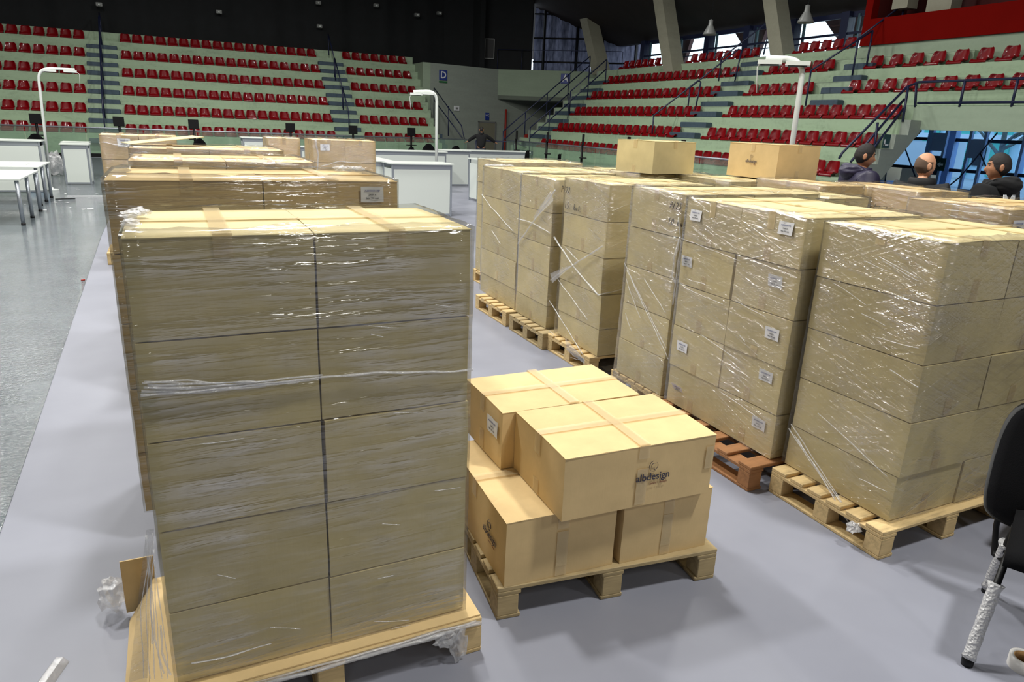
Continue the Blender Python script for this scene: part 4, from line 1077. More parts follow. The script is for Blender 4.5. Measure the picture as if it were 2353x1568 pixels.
for k, (a, b) in enumerate((((1262, 690), (1345, 825)), ((1268, 700), (1340, 815)), ((1280, 640), (1350, 735)), ((1250, 800), (1330, 828)), ((1262, 760), (1320, 820)), ((1300, 570), (1330, 600)))):
    rope(fT, [X_(*a, 2.905), X_(*b, 2.87)], .004, seed=k+90)
sheet(fT, X_(1300, 790, 2.88), X_(1345, 832, 2.84), .10, .03, '-x', mat=M_BUNCH, seed=6)
# ---- N: lower stack in between, and the far one
pallet('weathered pallet just behind the crossed strand stack', 3.33, 5.52, 0.0, M_WOOD_OLD, 1.02, 0.70)
N_ = stack('the stack just behind the crossed strand one', 2.915, 3.85, 5.30, 5.93, [0.155, 0.36, 0.63, 0.90, 1.185, 1.470], 2, 1, 'tan', seam='x', cols={(0, 0): 'front', (1, 0): 'behind'}, seed=12)
fN = film('film round the stack just behind the crossed strand one', 2.915, 3.85, 5.30, 5.93, 0.155, 1.475, 0, M_FILM, 16, 0.08)
pallet('pallet under the farthest stack along the aisle, right group', 3.345, 6.33, 0.0, M_WOOD, 1.05, 0.78)
U = stack('the farthest aisle stack', 2.93, 4.00, 5.98, 6.86, [0.155, 0.36, 0.63, 0.90, 1.185, 1.480], 2, 1, 'tan', seam='x', cols={(0, 0): 'front', (1, 0): 'behind'}, seed=13, jit=.012)
fU = film('film with a crossed strand round the farthest aisle stack', 2.93, 4.00, 5.98, 6.86, 0.155, 1.485, 0, M_FILM, 17, 0.12)
YY = lambda px, py: aty(px, py, 5.95)
rope(fN, [X_(1276, 437, 2.895), X_(1235, 495, 2.895), X_(1190, 560, 2.895)], .010, seed=1)
rope(fN, [X_(1190, 503, 2.895), X_(1222, 512, 2.895), X_(1262, 535, 2.895)], .008, seed=7)
sheet(fN, X_(1270, 450, 2.895), X_(1228, 503, 2.895), .10, .03, '-x', mat=M_BUNCH, seed=2)
rope(fU, [X_(1107, 447, 2.91), X_(1130, 478, 2.91), X_(1178, 530, 2.91)], .006, seed=3)
rope(fU, [X_(1130, 530, 2.91), X_(1150, 560, 2.91)], .004, seed=4)
for k in range(4): crumple('', (2.97+.07*k, 6.82-.02*k, 1.492), .030, fU, 'crumpled_corner', 40+k, (1.2, 1.4, .35))

# ---- second row of the right group
def simple_stack(nm, x0, x1, y0, y1, ztop, nx, ny, mat, seed, rz=0, seam='x', n=5, cols=None, rim=.08):
    z0 = 0.155; zz = [z0+(ztop-z0)*k/n for k in range(n+1)]
    pallet('pallet under %s' % nm, (x0+x1)/2, (y0+y1)/2, rz, M_WOOD, max(0.9, x1-x0+.05), max(.6, y1-y0+.03))
    s = stack(nm, x0, x1, y0, y1, zz, nx, ny, mat, rz, seam, True, .006, True, cols or LR, seed)
    f = film('stretch film round %s' % nm, x0, x1, y0, y1, .155, ztop+.005, rz, M_FILM, seed, rim); return s, f
simple_stack('the rearmost stack beside the white counters', 3.34, 4.38, 7.28, 8.0, 1.50, 2, 1, 'tan', 20)
simple_stack('the stack behind the farthest aisle stack', 4.05, 4.65, 6.1, 6.95, 1.48, 1, 1, 'tan', 21)
simple_stack('the stack carrying the plain loose carton', 3.98, 4.90, 5.63, 6.08, 1.50, 2, 1, 'tan', 22, cols={(0, 0): 'left column', (1, 0): 'right column'})
W3, f_ = simple_stack('the stack carrying the printed loose carton', 4.44, 5.55, 4.86, 5.60, 1.50, 2, 1, 'tan', 23)
handwriting(W3[(0, 0, 4)], '-x', 'P/20', 0.05, .14, .05)
W4, f_ = simple_stack('the brown stack before the printed loose carton', 4.70, 5.18, 4.08, 4.80, 1.535, 1, 1, 'brown', 24)
handwriting(W4[(0, 0, 4)], '-x', 'P/18', -0.16, .10, .05)
W5, f5_ = simple_stack('the brown stack in front of the balding man', 5.25, 5.85, 3.62, 4.50, 1.530, 1, 1, 'brown', 25, rz=-.05, seam='y')
handwriting(W5[(0, 0, 4)], '-x', 'P/17', 0.0, .06, .07)
W6, f6_ = simple_stack('the brown stack behind the front right stack', 4.50, 5.42, 2.52, 3.18, 1.537, 2, 1, 'brown', 26, cols={(0, 0): 'left column', (1, 0): 'right column'})
for k, (a, b) in enumerate((((2170, 468), (2230, 478)), ((2165, 480), (2250, 490)), ((2180, 495), (2225, 503)))):
    rope(f6_, [X_(*a, 4.475), X_(*b, 4.475)], .004, seed=k+95)
ship_label(W6[(0, 0, 4)], '-y', -0.12, .17, 1.15)
simple_stack('the small stack between the two rows', 4.20, 4.66, 3.60, 4.30, 1.49, 1, 1, 'tan', 27)
# loose cartons on top
c_ = carton('plain unwrapped carton alone on top, left of the two loose ones', 4.00+.29, 5.50+.27, 1.512, .56, .50, .30, rad(9), 'tan', 'x', True, 1, True)
q = carton('unwrapped carton printed albdesign, alone on top of the right group', 4.98+.26, 4.86+.33, 1.512, .52, .64, .315, 0, 'warm', 'y', True, 2, True)
logo(q, '-x', 0.0, .15, 0.95)

# ---- C: open pallet in the middle with loose cartons
a_, b_ = atz(1141, 1427, 0), atz(1641, 1328, 0); rzC = math.atan2(b_.y-a_.y, b_.x-a_.x)
M = Matrix.Rotation(rzC, 3, 'Z'); cc = a_ + M @ V(0.51, 0.34, 0)
pallet('weathered pallet under the unwrapped cartons in the middle', cc.x, cc.y, rzC, M_WOOD_OLD)
def cart_corner(label, fl, w, d, h, z, rz, **kw):
    M_ = Matrix.Rotation(rz, 3, 'Z'); c_ = V(fl[0], fl[1], 0) + M_ @ V(w/2, d/2, 0)
    return carton(label, c_.x, c_.y, z, w, d, h, rz, 'warm', **kw)
r1 = rad(-3.5)
L1 = cart_corner('lower left carton on the middle pallet, a printed side facing left', (1.035, 2.100), .488, .73, .293, .1505, r1, seam='y', var=1, crush=.012)
logo(L1, '-x', 0.20, .14, 1.0)
L2 = cart_corner('lower right carton on the middle pallet', (1.552, 2.060), .435, .60, .293, .1505, r1, seam='y', var=2)
U2 = cart_corner('upper rear carton on the middle pallet, shipping label at its left', (1.190, 2.500), .70, .44, .272, .4455, rad(-1.0), seam='x', var=0)
ship_label(U2, '-x', 0.13, .17, 1.1)
U1 = cart_corner('upper front carton on the middle pallet, printed albdesign', (1.232, 2.025), .70, .468, .272, .4455, rad(-2.2), seam='x', var=1, crush=.006)
logo(U1, '-y', 0.05, .13, 1.05)
for (c_, side, u, wv, z0, z1) in ((U1, '-y', 0.0, .05, .012, .17), (L1, '-y', 0.0, .05, .05, .21), (L2, '-y', 0.0, .05, .05, .20), (U1, '-y', .325, .04, .12, .22)):
    w_, d_, h_ = c_['dims']; mb = MB()
    if side == '-y': mb.box(u-wv/2, u+wv/2, -d_/2-.0056, -d_/2-.0050, z0, z1)
    else: mb.box(-w_/2-.0078, -w_/2-.0068, -u-wv/2, -u+wv/2, z0, z1)
    mb.build('tape', M_TAPE, c_)
# loose film on the floor behind the middle pallet
mb = MB(); A_ = [atz(1375, 838, .03), atz(1440, 838, .03), atz(1535, 905, .03), atz(1530, 925, .03), atz(1420, 870, .03)]
vs = []; nx_, ny_ = 26, 9
for j in range(ny_):
    for i in range(nx_):
        s, t_ = i/(nx_-1), j/(ny_-1)
        p = (A_[0].lerp(A_[3], s)).lerp(A_[1].lerp(A_[2], s), t_); vs.append((p.x, p.y, .01+.05*abs(noise.noise(p*14))))
mb.add(vs, [(j*nx_+i, j*nx_+i+1, (j+1)*nx_+i+1, (j+1)*nx_+i) for j in range(ny_-1) for i in range(nx_-1)], 0, True)
mb.build('film_sheet', M_BUNCH, label='loose crumpled film lying on the floor behind the middle pallet', cat='plastic film')
crumple('crumpled clear film lump on the floor left of the nearest pallet', tuple(atz(262, 1410, 0)), .05, seed=2, squash=(.9, 1, 1.2))

# ================================================================ FOYER GLAZING AND THE YARD OUTSIDE
M_BLUEF = simple('blue_grey_frame', hexc(150, 176, 216), 0.45)
M_DARKF = simple('dark_glazing_bar', hexc(20, 24, 36), 0.4)
def tint_glass():
    n = NT('daylight_blue_glass'); n.n.remove(n.b)
    gl = n.new('ShaderNodeBsdfGlossy'); gl.inputs['Roughness'].default_value = 0.02
    tr = n.new('ShaderNodeBsdfTransparent'); tr.inputs[0].default_value = (0.62, 0.80, 0.96, 1)  # blue cast of the daylight outside put into the pane colour
    mx = n.new('ShaderNodeMixShader'); mx.inputs[0].default_value = 0.05
    n.link(tr.outputs[0], mx.inputs[1]); n.link(gl.outputs[0], mx.inputs[2]); n.link(mx.outputs[0], n.out.inputs[0]); return n.m
M_TGLASS = tint_glass()
XF = 22.95
e = link('window_7', None, kind='structure')
yv = lambda px, py=360: atx(px, py, XF).y
zh = lambda px, py: atx(px, py, XF).z
z1_, z2_ = zh(2200, 322), zh(2200, 392)
cols_ = [(2127, 2133), (2166, 2190), (2345, 2352), (1985, 1990)]
edges = [20.5] + [yv(p) for p in (2130, 2178, 2348)] + [9.0]
for (a, b) in cols_:
    mb = MB(); mb.box(XF-.1, XF+.15, yv(b), yv(a), 0, 3.3); mb.build('column', M_BLUEF, e)
for zz in (z1_, z2_):
    mb = MB(); mb.box(XF-.06, XF+.06, 9.0, 20.5, zz-.05, zz+.05); mb.build('glazing_bar', M_DARKF, e)
zs = [0.0, z2_, z1_, 3.3]
for i in range(len(edges)-1):
    for j in range(3):
        mb = MB(); mb.box(XF-.005, XF+.005, edges[i+1]+.03, edges[i]-.03, zs[j]+.04, zs[j+1]-.04); mb.build('pane', M_TGLASS, e)
# ladder-like lift frame panels in front of the glazing
for (px0, px1, wh) in ((2133, 2166, 'left'), (2222, 2256, 'right')):
    ya, yb = atx(px1, 360, 22.3).y, atx(px0, 360, 22.3).y
    t = thing('frame_tower', 'blue grey steel frame tower with solid panels before the foyer glazing, %s one' % wh, 'frame', (22.3, (ya+yb)/2, 0))
    w_ = (yb-ya)/2
    for s in (-1, 1):
        mb = MB(); mb.box(-.05, .05, s*w_-.04, s*w_+.04, 0, 3.0); mb.build('post', M_BLUEF, t)
    zt = atx(px0, 305 if wh == 'left' else 320, 22.3).z
    mb = MB(); mb.box(-.03, .03, -w_, w_, zt-.55, zt); mb.build('panel', simple('panel_blue', hexc(150, 172, 214), .5) if wh == 'left' else bpy.data.materials['panel_blue'], t)
    mb = MB(); mb.box(-.03, .03, -w_, w_, 0.0, .55); mb.build('panel', bpy.data.materials['panel_blue'], t)
    if wh == 'left':
        mb = MB(); mb.box(.0, .02, -w_, w_, .9, zt-.7); mb.build('screen', simple('dark_panel', hexc(40, 46, 66), .6), t)
# diagonal bracing
bt = thing('cross_bracing', 'thin dark crossed bracing rods in front of the foyer glazing', 'bracing')
for (a, b) in (((2000, 420), (2118, 300)), ((2068, 308), (2105, 412)), ((2205, 408), (2292, 305)), ((2252, 350), (2280, 420)), ((2180, 428), (2205, 408)), ((2043, 350), (2032, 430))):
    mb = MB(); mb.tube([atx(*a, 22.0), atx(*b, 22.0)], 0.022, 6); mb.build('rod', M_NAVY, bt)
pe = atx(2163, 378, 22.25)
t = thing('exit_sign', 'dark green sign with a white arrow on the foyer column', 'sign', (22.2, pe.y, pe.z), -PI/2)
mb = MB(); mb.bbox(-.17, .17, -.012, .012, -.2, .2, .004); mb.build('plate', bpy.data.materials['exit_dark_green'], t)
mb = MB(); mb.prism([(-.1, 0), (0, .08), (0, .03), (.1, .03), (.1, -.03), (0, -.03), (0, -.08)], 'y', -.02, -.013); mb.build('arrow', M_SIGNW, t)
# yard
M_YARD = simple('yard_paving', hexc(150, 156, 160), 0.8, var=.15, vscale=2)
mb = MB(); mb.box(23.6, 90, -30, 80, -.25, -.12); struct('floor_yard', mb, M_YARD)
M_TEAL = simple('teal_render', hexc(90, 190, 170), .7); M_PALE = simple('pale_render', hexc(190, 214, 224), .7)
t = thing('office_building', 'pale and teal building beyond the yard, left of the foyer column', 'building', (44, 30, -.12))
mb = MB(); mb.box(0, 8, -5, 9, 0, 5.2); mb.build('wall', M_PALE, t)
for k in range(6): mb = MB(); mb.box(-.15, 0, -4.5+2.2*k, -3.5+2.2*k, .2, 5.0); mb.build('teal_panel', M_TEAL, t)
for k in range(5):
    for j in range(2): mb = MB(); mb.box(-.10, 0, -3.2+2.2*k, -2.5+2.2*k, .8+2.2*j, 1.9+2.2*j); mb.build('window', M_DARKF, t)
for j in range(2): mb = MB(); mb.box(-.3, 0, -5, 9, 2.3+2.6*j, 2.6+2.6*j); mb.build('ledge', M_SIGNW, t)
t = thing('low_building', 'low pink brick building beyond the yard, behind the trees', 'building', (46, 8, -.12))
mb = MB(); mb.box(0, 6, -16, 10, 0, 3.2); mb.build('wall', simple('pink_brick', hexc(196, 160, 140), .8, var=.1), t)
mb = MB(); mb.box(-.5, 6.5, -16.5, 10.5, 3.2, 3.5); mb.build('roof', M_GREYP, t)
for k in range(6): mb = MB(); mb.box(-.08, 0, -14+4*k, -12.4+4*k, 1, 2.2); mb.build('window', M_DARKF, t)
M_BARK = simple('bare_bark', hexc(104, 108, 100), .9, var=.2, vscale=10)
def bare_tree(loc, h, seed, label):
    rr = random.Random(seed); t = thing('bare_tree', label, 'tree', loc)
    mb = MB(); mb.tube([(0, 0, 0), (.05, .1, h*.3), (.0, .15, h*.6), (.1, .1, h)], [h*.02, h*.016, h*.011, .01], 7); mb.build('trunk', M_BARK, t)
    mb = MB()
    def br(p, d, L, r, lv):
        q = p+d*L; mid = (p+q)/2+Vector((rr.uniform(-1, 1), rr.uniform(-1, 1), rr.uniform(-.3, 1)))*L*.08
        mb.tube([p, mid, q], [r, r*.8, r*.5], 5, cap=False)
        if lv:
            for _ in range(3): br(p.lerp(q, rr.uniform(.4, 1)), (d+Vector((rr.uniform(-1, 1), rr.uniform(-1, 1), rr.uniform(-.2, .9)))*.8).normalized(), L*rr.uniform(.5, .75), r*.55, lv-1)
    for k in range(11):
        a = rr.uniform(0, 6.28); z = h*rr.uniform(.2, .9); br(Vector((0, .1, z)), Vector((math.cos(a), math.sin(a), rr.uniform(.3, 1))).normalized(), h*.26, h*.012, 3)
    mb.build('branches', M_BARK, t); return t
bare_tree((34, 20.0, -.12), 7, 1, 'bare tree in the yard, just right of the wide foyer column')
bare_tree((36, 17.4, -.12), 8, 2, 'bare tree in the yard, straight behind the right frame tower')
bare_tree((33, 13.0, -.12), 6.5, 3, 'bare tree in the yard, the rightmost one')
t = thing('hedge', 'green grey shrubs along the far side of the yard', 'hedge', (41, 14, -.12)); 
mb = MB(); rr = random.Random(4); vs = []; fs = []
for k in range(2600):
    p = Vector((rr.uniform(-.8, .8), rr.uniform(-9, 8), rr.uniform(0, 4.2))); a = Vector((rr.uniform(-1, 1), rr.uniform(-1, 1), rr.uniform(-1, 1))).normalized()*.22
    b = a.cross(Vector((rr.random(), rr.random(), rr.random()))).normalized()*.14; o_ = len(vs); vs += [p-a, p+b, p+a, p-b]; fs.append((o_, o_+1, o_+2, o_+3))
mb.add(vs, fs); o = mb.build('leaves', simple('dusty_leaf', hexc(96, 150, 130), .8, var=.3, vscale=3), t); o['kind'] = 'stuff'
# white van
pv = atz(2035, 402, 0.0); 
t = thing('van', 'white van parked in the yard outside the foyer glazing', 'van', (33.5, 24.3, -.12), rad(100))
mb = MB(); mb.prism([(-2.3, .45), (2.2, .45), (2.3, 1.0), (1.7, 1.15), (1.1, 2.0), (-2.3, 2.1)], 'y', -.9, .9); mb.build('body', M_SIGNW, t)
mb = MB(); mb.prism([(1.12, 1.9), (1.66, 1.2), (1.70, 1.2), (1.16, 1.9)], 'y', -.8, .8); mb.build('windscreen', M_DARKF, t)
for y in (-.91, .87):
    mb = MB(); mb.prism([(.2, 1.2), (1.5, 1.2), (1.0, 1.85), (.2, 1.85)], 'y', y, y+.04); mb.build('side_window', M_DARKF, t)
for x in (-1.5, 1.5):
    for y in (-.85, .85):
        mb = MB(); mb.lathe([(0, -.1), (.28, -.1), (.33, -.06), (.33, .06), (.28, .1), (0, .1)], n=16, M=Matrix.Translation((x, y, .33)) @ Matrix.Rotation(PI/2, 4, 'X')); mb.build('wheel', M_BLACK, t)
for (k, (y, cl, wd)) in enumerate(((21.0, (226, 178, 130), 1.6), (19.0, (206, 160, 120), 1.2))):
    t = thing('wooden_crate', 'pale wooden crate outside the foyer glazing, %s' % ('left one' if k == 0 else 'right one'), 'crate', (25.2, y-1.6, -.12))
    mb = MB(); mb.bbox(-.5, .5, -wd/2, wd/2, .55, 1.1, .01); mb.build('box', simple('crate_wood_%s' % 'ab'[k], hexc(*cl), .8), t)
    mb = MB(); mb.bbox(-.5, .5, -wd/2-.1, wd/2+.1, .0, .55, .01); mb.build('base', M_BLUEF, t)

# ================================================================ COUNTERS, TABLES
def counter(label, x0, x1, y0, y1, h, rz=0, group='white exhibition counters'):
    cx, cy = (x0+x1)/2, (y0+y1)/2; hx, hy = (x1-x0)/2, (y1-y0)/2
    t = thing('counter', label, 'counter', (cx, cy, 0), rz, group)
    for sx in (-1, 1):
        for sy in (-1, 1): mb = MB(); mb.bbox(sx*hx-.02-(.02*sx), sx*hx+.02-(.02*sx), sy*hy-.02-.02*sy, sy*hy+.02-.02*sy, 0, h-.03, .006); mb.build('post', M_ALU, t)
    mb = MB(); mb.box(-hx+.045, hx-.045, -hy+.01, -hy+.022, .06, h-.12); mb.build('front_panel', M_WHITE, t)
    for sx in (-1, 1): mb = MB(); mb.box(sx*hx-.006-sx*.015, sx*hx+.006-sx*.015, -hy+.045, hy-.045, .06, h-.12); mb.build('side_panel', M_WHITE, t)
    mb = MB(); mb.box(-hx+.04, hx-.04, -hy+.005, -hy+.035, h-.12, h-.03); mb.build('top_profile', M_ALU, t)
    mb = MB(); mb.box(-hx+.04, hx-.04, -hy+.005, -hy+.035, 0.02, .06); mb.build('bottom_profile', M_ALU, t)
    mb = MB(); mb.bbox(-hx-.03, hx+.03, -hy-.03, hy+.03, h-.03, h, .004); mb.build('counter_top', M_WHITE, t)
    return t
counter('large white counter right of the left row of stacks', 3.96, 5.24, 13.9, 14.55, 1.08)
counter('white counter joined behind the large white counter, running back', 3.55, 4.2, 14.65, 16.6, 1.08)
p0, p1 = atz(1016, 428, 0), atz(1086, 430, 0)
counter('upright white counter beside the tall curved lamp', p0.x, p1.x, p0.y, p0.y+.6, 1.08)
counter('white counter partly behind the farthest aisle stack', 6.9, 8.3, 16.5, 17.1, 1.05)
counter('long low white counter at the far corner, behind the others', 8.6, 11.6, 23.0, 23.7, 1.0)
counter('long white counter between the middle stack and the lamp', 4.9, 7.2, 19.6, 20.2, 1.08)
counter('white counter second behind the middle stack', 3.3, 5.0, 20.8, 21.4, 1.08)
counter('white counter just behind the middle distance stack', 1.9, 3.0, 22.0, 22.6, 1.25)
counter('white counter at the left edge behind the tables', -4.6, -2.6, 19.0, 19.6, 1.14)
counter('narrow white counter left of the farthest left stack', -2.45, -1.87, 21.0, 21.6, 1.0)
counter('low white counter linking the two left counters', -2.6, -2.0, 22.6, 23.2, .98)
counter('white counter right behind the narrow one', -1.75, -.5, 23.4, 24.0, .95)
def leg_table(label, x0, x1, y0, y1, h, nl):
    t = thing('table', label, 'table', ((x0+x1)/2, (y0+y1)/2, 0), 0, 'white tables with round metal legs'); hx, hy = (x1-x0)/2, (y1-y0)/2
    mb = MB(); mb.bbox(-hx, hx, -hy, hy, h-.028, h, .003); mb.build('table_top', M_WHITE, t)
    for sx in (-1, 1):
        for k in range(nl):
            y = -hy+.06+(2*hy-.12)*k/(nl-1)
            mb = MB(); mb.tube([(sx*(hx-.06), y, .03), (sx*(hx-.06), y, h-.03)], .03, 12); l = mb.build('leg', M_ALU, t)
            mb = MB(); mb.tube([(sx*(hx-.06), y, 0), (sx*(hx-.06), y, .035)], .034, 12); mb.build('foot', M_BLACK, l)
    return t
leg_table('white table nearest the camera at the left edge, with metal legs', -3.5, -2.22, 13.7, 15.62, .75, 3)
leg_table('white table behind the nearest one at the left edge', -3.6, -2.33, 16.42, 18.0, .75, 3)
# scraps on the tables
rr = random.Random(3)
for k, (x, y, cl, wh) in enumerate(((-2.95, 14.6, 'red', 'red'), (-2.75, 14.9, 'white', 'curled white'), (-2.6, 17.0, 'white', 'white'), (-2.9, 17.4, 'white', 'crumpled white'))):
    mb = MB(); mb.tube([(0, 0, .01), (.05, .03, .02), (.1, .0, .01)], .012, 6, flat=.4); mb.build('scrap', M_RED if cl == 'red' else M_PAPER, None, (x, y, .75), rr.uniform(0, 3), label='%s scrap lying on the %s white table' % (wh, 'nearest' if y < 16 else 'second'), cat='scrap')
# ---------------------------------------------------------------- curved pole lamps
def pole_lamp(label, base, pts, r, dist, heads):
    P = [O + ray(*p)*(dist/math.hypot(ray(*p).x, ray(*p).y)) for p in pts]
    b = O + ray(*base)*(dist/math.hypot(ray(*base).x, ray(*base).y))
    t = thing('pole_lamp', label, 'lamp', (b.x, b.y, 0))
    off = Vector((b.x, b.y, 0))
    # smooth the bend
    Q = [Vector((b.x, b.y, 0.02))] + P
    S = [Q[0]]
    for i in range(1, len(Q)-1):
        a, m_, c = Q[i-1], Q[i], Q[i+1]; k = min(.26, (m_-a).length*.45, (c-m_).length*.45)
        p, q = m_+(a-m_).normalized()*k, m_+(c-m_).normalized()*k
        for u in range(7): u /= 6; S.append(p*(1-u)**2+m_*2*u*(1-u)+q*u*u)
    S.append(Q[-1])
    mb = MB(); mb.tube([p-off for p in S], r, 12); mb.build('pole', M_WHITEP, t)
    mb = MB(); mb.lathe([(0, 0), (.16, 0), (.16, .012), (r*1.5, .02), (r*1.5, .05), (0, .05)], n=20); mb.build('base_plate', M_WHITEP, t)
    d = (Q[-1]-Q[-2]).normalized()
    for k in heads:
        c = Q[-1]-d*k-off
        M_ = Matrix.Translation(c) @ Matrix.Rotation(math.atan2(d.y, d.x), 4, 'Z')
        mb = MB(); mb.box(-.13, .13, -.09, .09, -.07, -.025, M=M_); hd = mb.build('lamp_head', M_WHITEP, t)
        mb = MB(); mb.box(-.10, .10, -.07, .07, -.078, -.068, M=M_); mb.build('lens', M_BLACK, hd)
    e_ = Q[-1]-off
    mb = MB(); mb.tube([e_+V(0, 0, -.02), e_+d*.08+V(0, 0, -.1), e_+d*.05+V(0, 0, -.38)], .006, 6); mb.build('cable', M_WHITEP, t)
    return t
pole_lamp('tall white curved lamp post behind the loose printed carton', (1822, 348), [(1848, 137), (1760, 133)], .031, 9.0, (.05, .35))
pole_lamp('white curved lamp post in the middle distance by the counters', (1003, 348), [(1004, 209), (950, 211)], .032, 15.9, (.06, .30))
pole_lamp('white curved lamp post at the far left over the counter', (100, 318), [(86, 156), (172, 160)], .03, 19.9, (.1, .5))
# ---------------------------------------------------------------- black screens on poles
def screen_stand(label, x, y, z0, z1, rz):
    t = thing('screen_stand', label, 'screen stand', (x, y, 0), rz, 'black screens on pole stands')
    mb = MB(); mb.bbox(-.19, .19, -.04, .04, z0, z1, .01); mb.build('screen', M_BLACK, t)
    mb = MB(); mb.tube([(0, .02, .02), (0, .02, z0+.03)], .045, 10); mb.build('pole', M_BLACK, t)
    mb = MB(); mb.bbox(-.22, .22, -.16, .1, .80, .83, .005); mb.build('shelf', M_BLACK, t)
    mb = MB(); mb.lathe([(0, 0), (.24, 0), (.24, .02), (.05, .035), (0, .035)], n=20); mb.build('base', M_BLACK, t)
for px, wh in ((84, 'leftmost in the left stand row'), (274, 'behind the farthest left stack'), (445, 'third from the left'), (667, 'before the middle block of the left stand'), (811, 'before the second stair of the left stand'), (945, 'beside the curved lamp')):
    p = aty(px, 290, 32.0); screen_stand('black screen on a pole, %s' % wh, p.x, 32.0, 1.22, 1.58, 0)
for px, wh in ((1187, 'by the far stair railing'), (1258, 'second before the right stand'), (1340, 'third before the right stand'), (1445, 'behind the plain loose carton'), (1571, 'right of the plain loose carton'), (1716, 'behind the printed loose carton')):
    p = atx(px, 325, 14.0); screen_stand('black screen on a pole, %s' % wh, 14.0, p.y, 1.28, 1.67, PI/2-.5)
# ---------------------------------------------------------------- office chairs far off
def office_chair(label, px, py, dist, rz):
    d = ray(px, py); p = O + d*(dist/math.hypot(d.x, d.y))
    t = thing('office_chair', label, 'chair', (p.x, p.y, 0), rz, 'far black office chairs'); zt = p.z
    mb = MB()
    vs = []; n_, m_ = 8, 8
    for j in range(m_+1):
        for i in range(n_+1):
            u, v = -1+2*i/n_, -1+2*j/m_; k = (1-abs(v)**3*.35)*math.sqrt(max(0, 1-.55*abs(u*v)))
            vs.append((u*.22*k, .05*u*u-.02, zt-.21+v*.21*math.sqrt(max(0, 1-.35*u*u))))
    f_ = [(j*(n_+1)+i, j*(n_+1)+i+1, (j+1)*(n_+1)+i+1, (j+1)*(n_+1)+i) for j in range(m_) for i in range(n_)]
    mb.add(vs, f_, 0, True); mb.add([(x, y-.04, z) for x, y, z in vs], f_, 0, True); mb.build('backrest', M_BLACKF, t)
    mb = MB(); mb.bbox(-.23, .23, -.48, -.04, .42, .49, .02); mb.build('seat', M_BLACKF, t)
    mb = MB(); mb.tube([(0, -.25, .08), (0, -.25, .43)], .03, 8); mb.tube([(0, -.1, .42), (0, .03, .5), (0, .0, zt-.3)], .02, 6); mb.build('column', M_BLACK, t)
    for k in range(5):
        a = k*2*PI/5; mb = MB(); mb.tube([(0, -.25, .1), (.27*math.cos(a), -.25+.27*math.sin(a), .06)], .02, 6); l = mb.build('leg', M_BLACK, t)
        mb = MB(); mb.lathe([(0, -.02), (.03, -.02), (.03, .02), (0, .02)], n=10, M=Matrix.Translation((.27*math.cos(a), -.25+.27*math.sin(a), .03)) @ Matrix.Rotation(PI/2, 4, 'X')); mb.build('caster', M_BLACK, l)
for (px, py, ds, rz, wh) in ((458, 318, 27, .3, 'behind the left row of stacks, under a screen'), (985, 330, 25, -.4, 'right of the middle counters, taller back'), (945, 338, 24, .6, 'beside the tall one, left of the curved lamp'),
                             (1048, 335, 26, .2, 'behind the upright counter'), (1212, 345, 22, .9, 'left one by the rearmost carton stack'), (1285, 353, 20, 1.1, 'right one by the rearmost carton stack'), (80, 307, 24, 0, 'at the far left behind the white counter')):
    office_chair('black office chair %s' % wh, px, py, ds, rz)
# ---------------------------------------------------------------- litter on the film covered floor
rr = random.Random(12)
spots = [(118, 458), (128, 466), (140, 462), (155, 466), (165, 478), (190, 482), (208, 481), (222, 447), (180, 436), (238, 437), (100, 484), (150, 446), (205, 455), (121, 433), (133, 404), (218, 456), (60, 470), (75, 474)]
whl = ['under the tables', 'on the floor by the tables', 'between the tables and the left row', 'near the left row of stacks']
for k, (px, py) in enumerate(spots):
    p = atz(px, py, .006); mb = MB(); q = [(rr.uniform(-.06, .06), rr.uniform(-.04, .04)) for _ in range(5)]
    q.sort(key=lambda a: math.atan2(a[1], a[0]))
    mb.add([(x, y, .008+rr.uniform(0, .015)) for x, y in q], [(0, 1, 2, 3, 4)]); mb.build('paper_scrap', M_PAPER, None, (p.x, p.y, 0), 0, label='small white scrap of paper on the film covered floor by the tables', cat='scrap', group='white paper scraps on the far left floor')
p = atz(205, 451, .01); mb = MB(); mb.box(-.42, .42, -.02, .02, .004, .02); mb.build('white_strip', M_PAPER, None, (p.x, p.y, 0), .0, label='long thin white strip on the floor left of the left row', cat='strip')
p = atz(150, 457, .01); mb = MB(); mb.box(-.18, .18, -.03, .03, .004, .015); mb.build('dark_strip', M_BLACK, None, (p.x, p.y, 0), .25, label='short dark strip on the floor between tables and stacks', cat='strip')
p = atz(187, 645, .01); mb = MB(); mb.tube([(0, 0, .012), (.04, .01, .012)], .01, 6); mb.build('red_scrap', M_RED, None, (p.x, p.y, 0), .5, label='tiny red scrap on the grey floor left of the left row', cat='scrap')
p = atz(133, 404, 0); crumple('clear plastic bag on the floor between the left counters', (p.x, p.y, 0), .28, seed=8, squash=(.8, .6, 1.1), name='plastic_bag')
p = atz(85, 424, 0); mb = MB(); mb.tube([(-.2, 0, .03), (0, .05, .05), (.25, 0, .03)], .05, 8, flat=.4); mb.build('blue_wrapper', simple('light_blue_film', hexc(90, 160, 220), .3), None, (p.x, p.y, 0), 0, label='light blue wrapper on the floor behind the table legs', cat='wrapper')

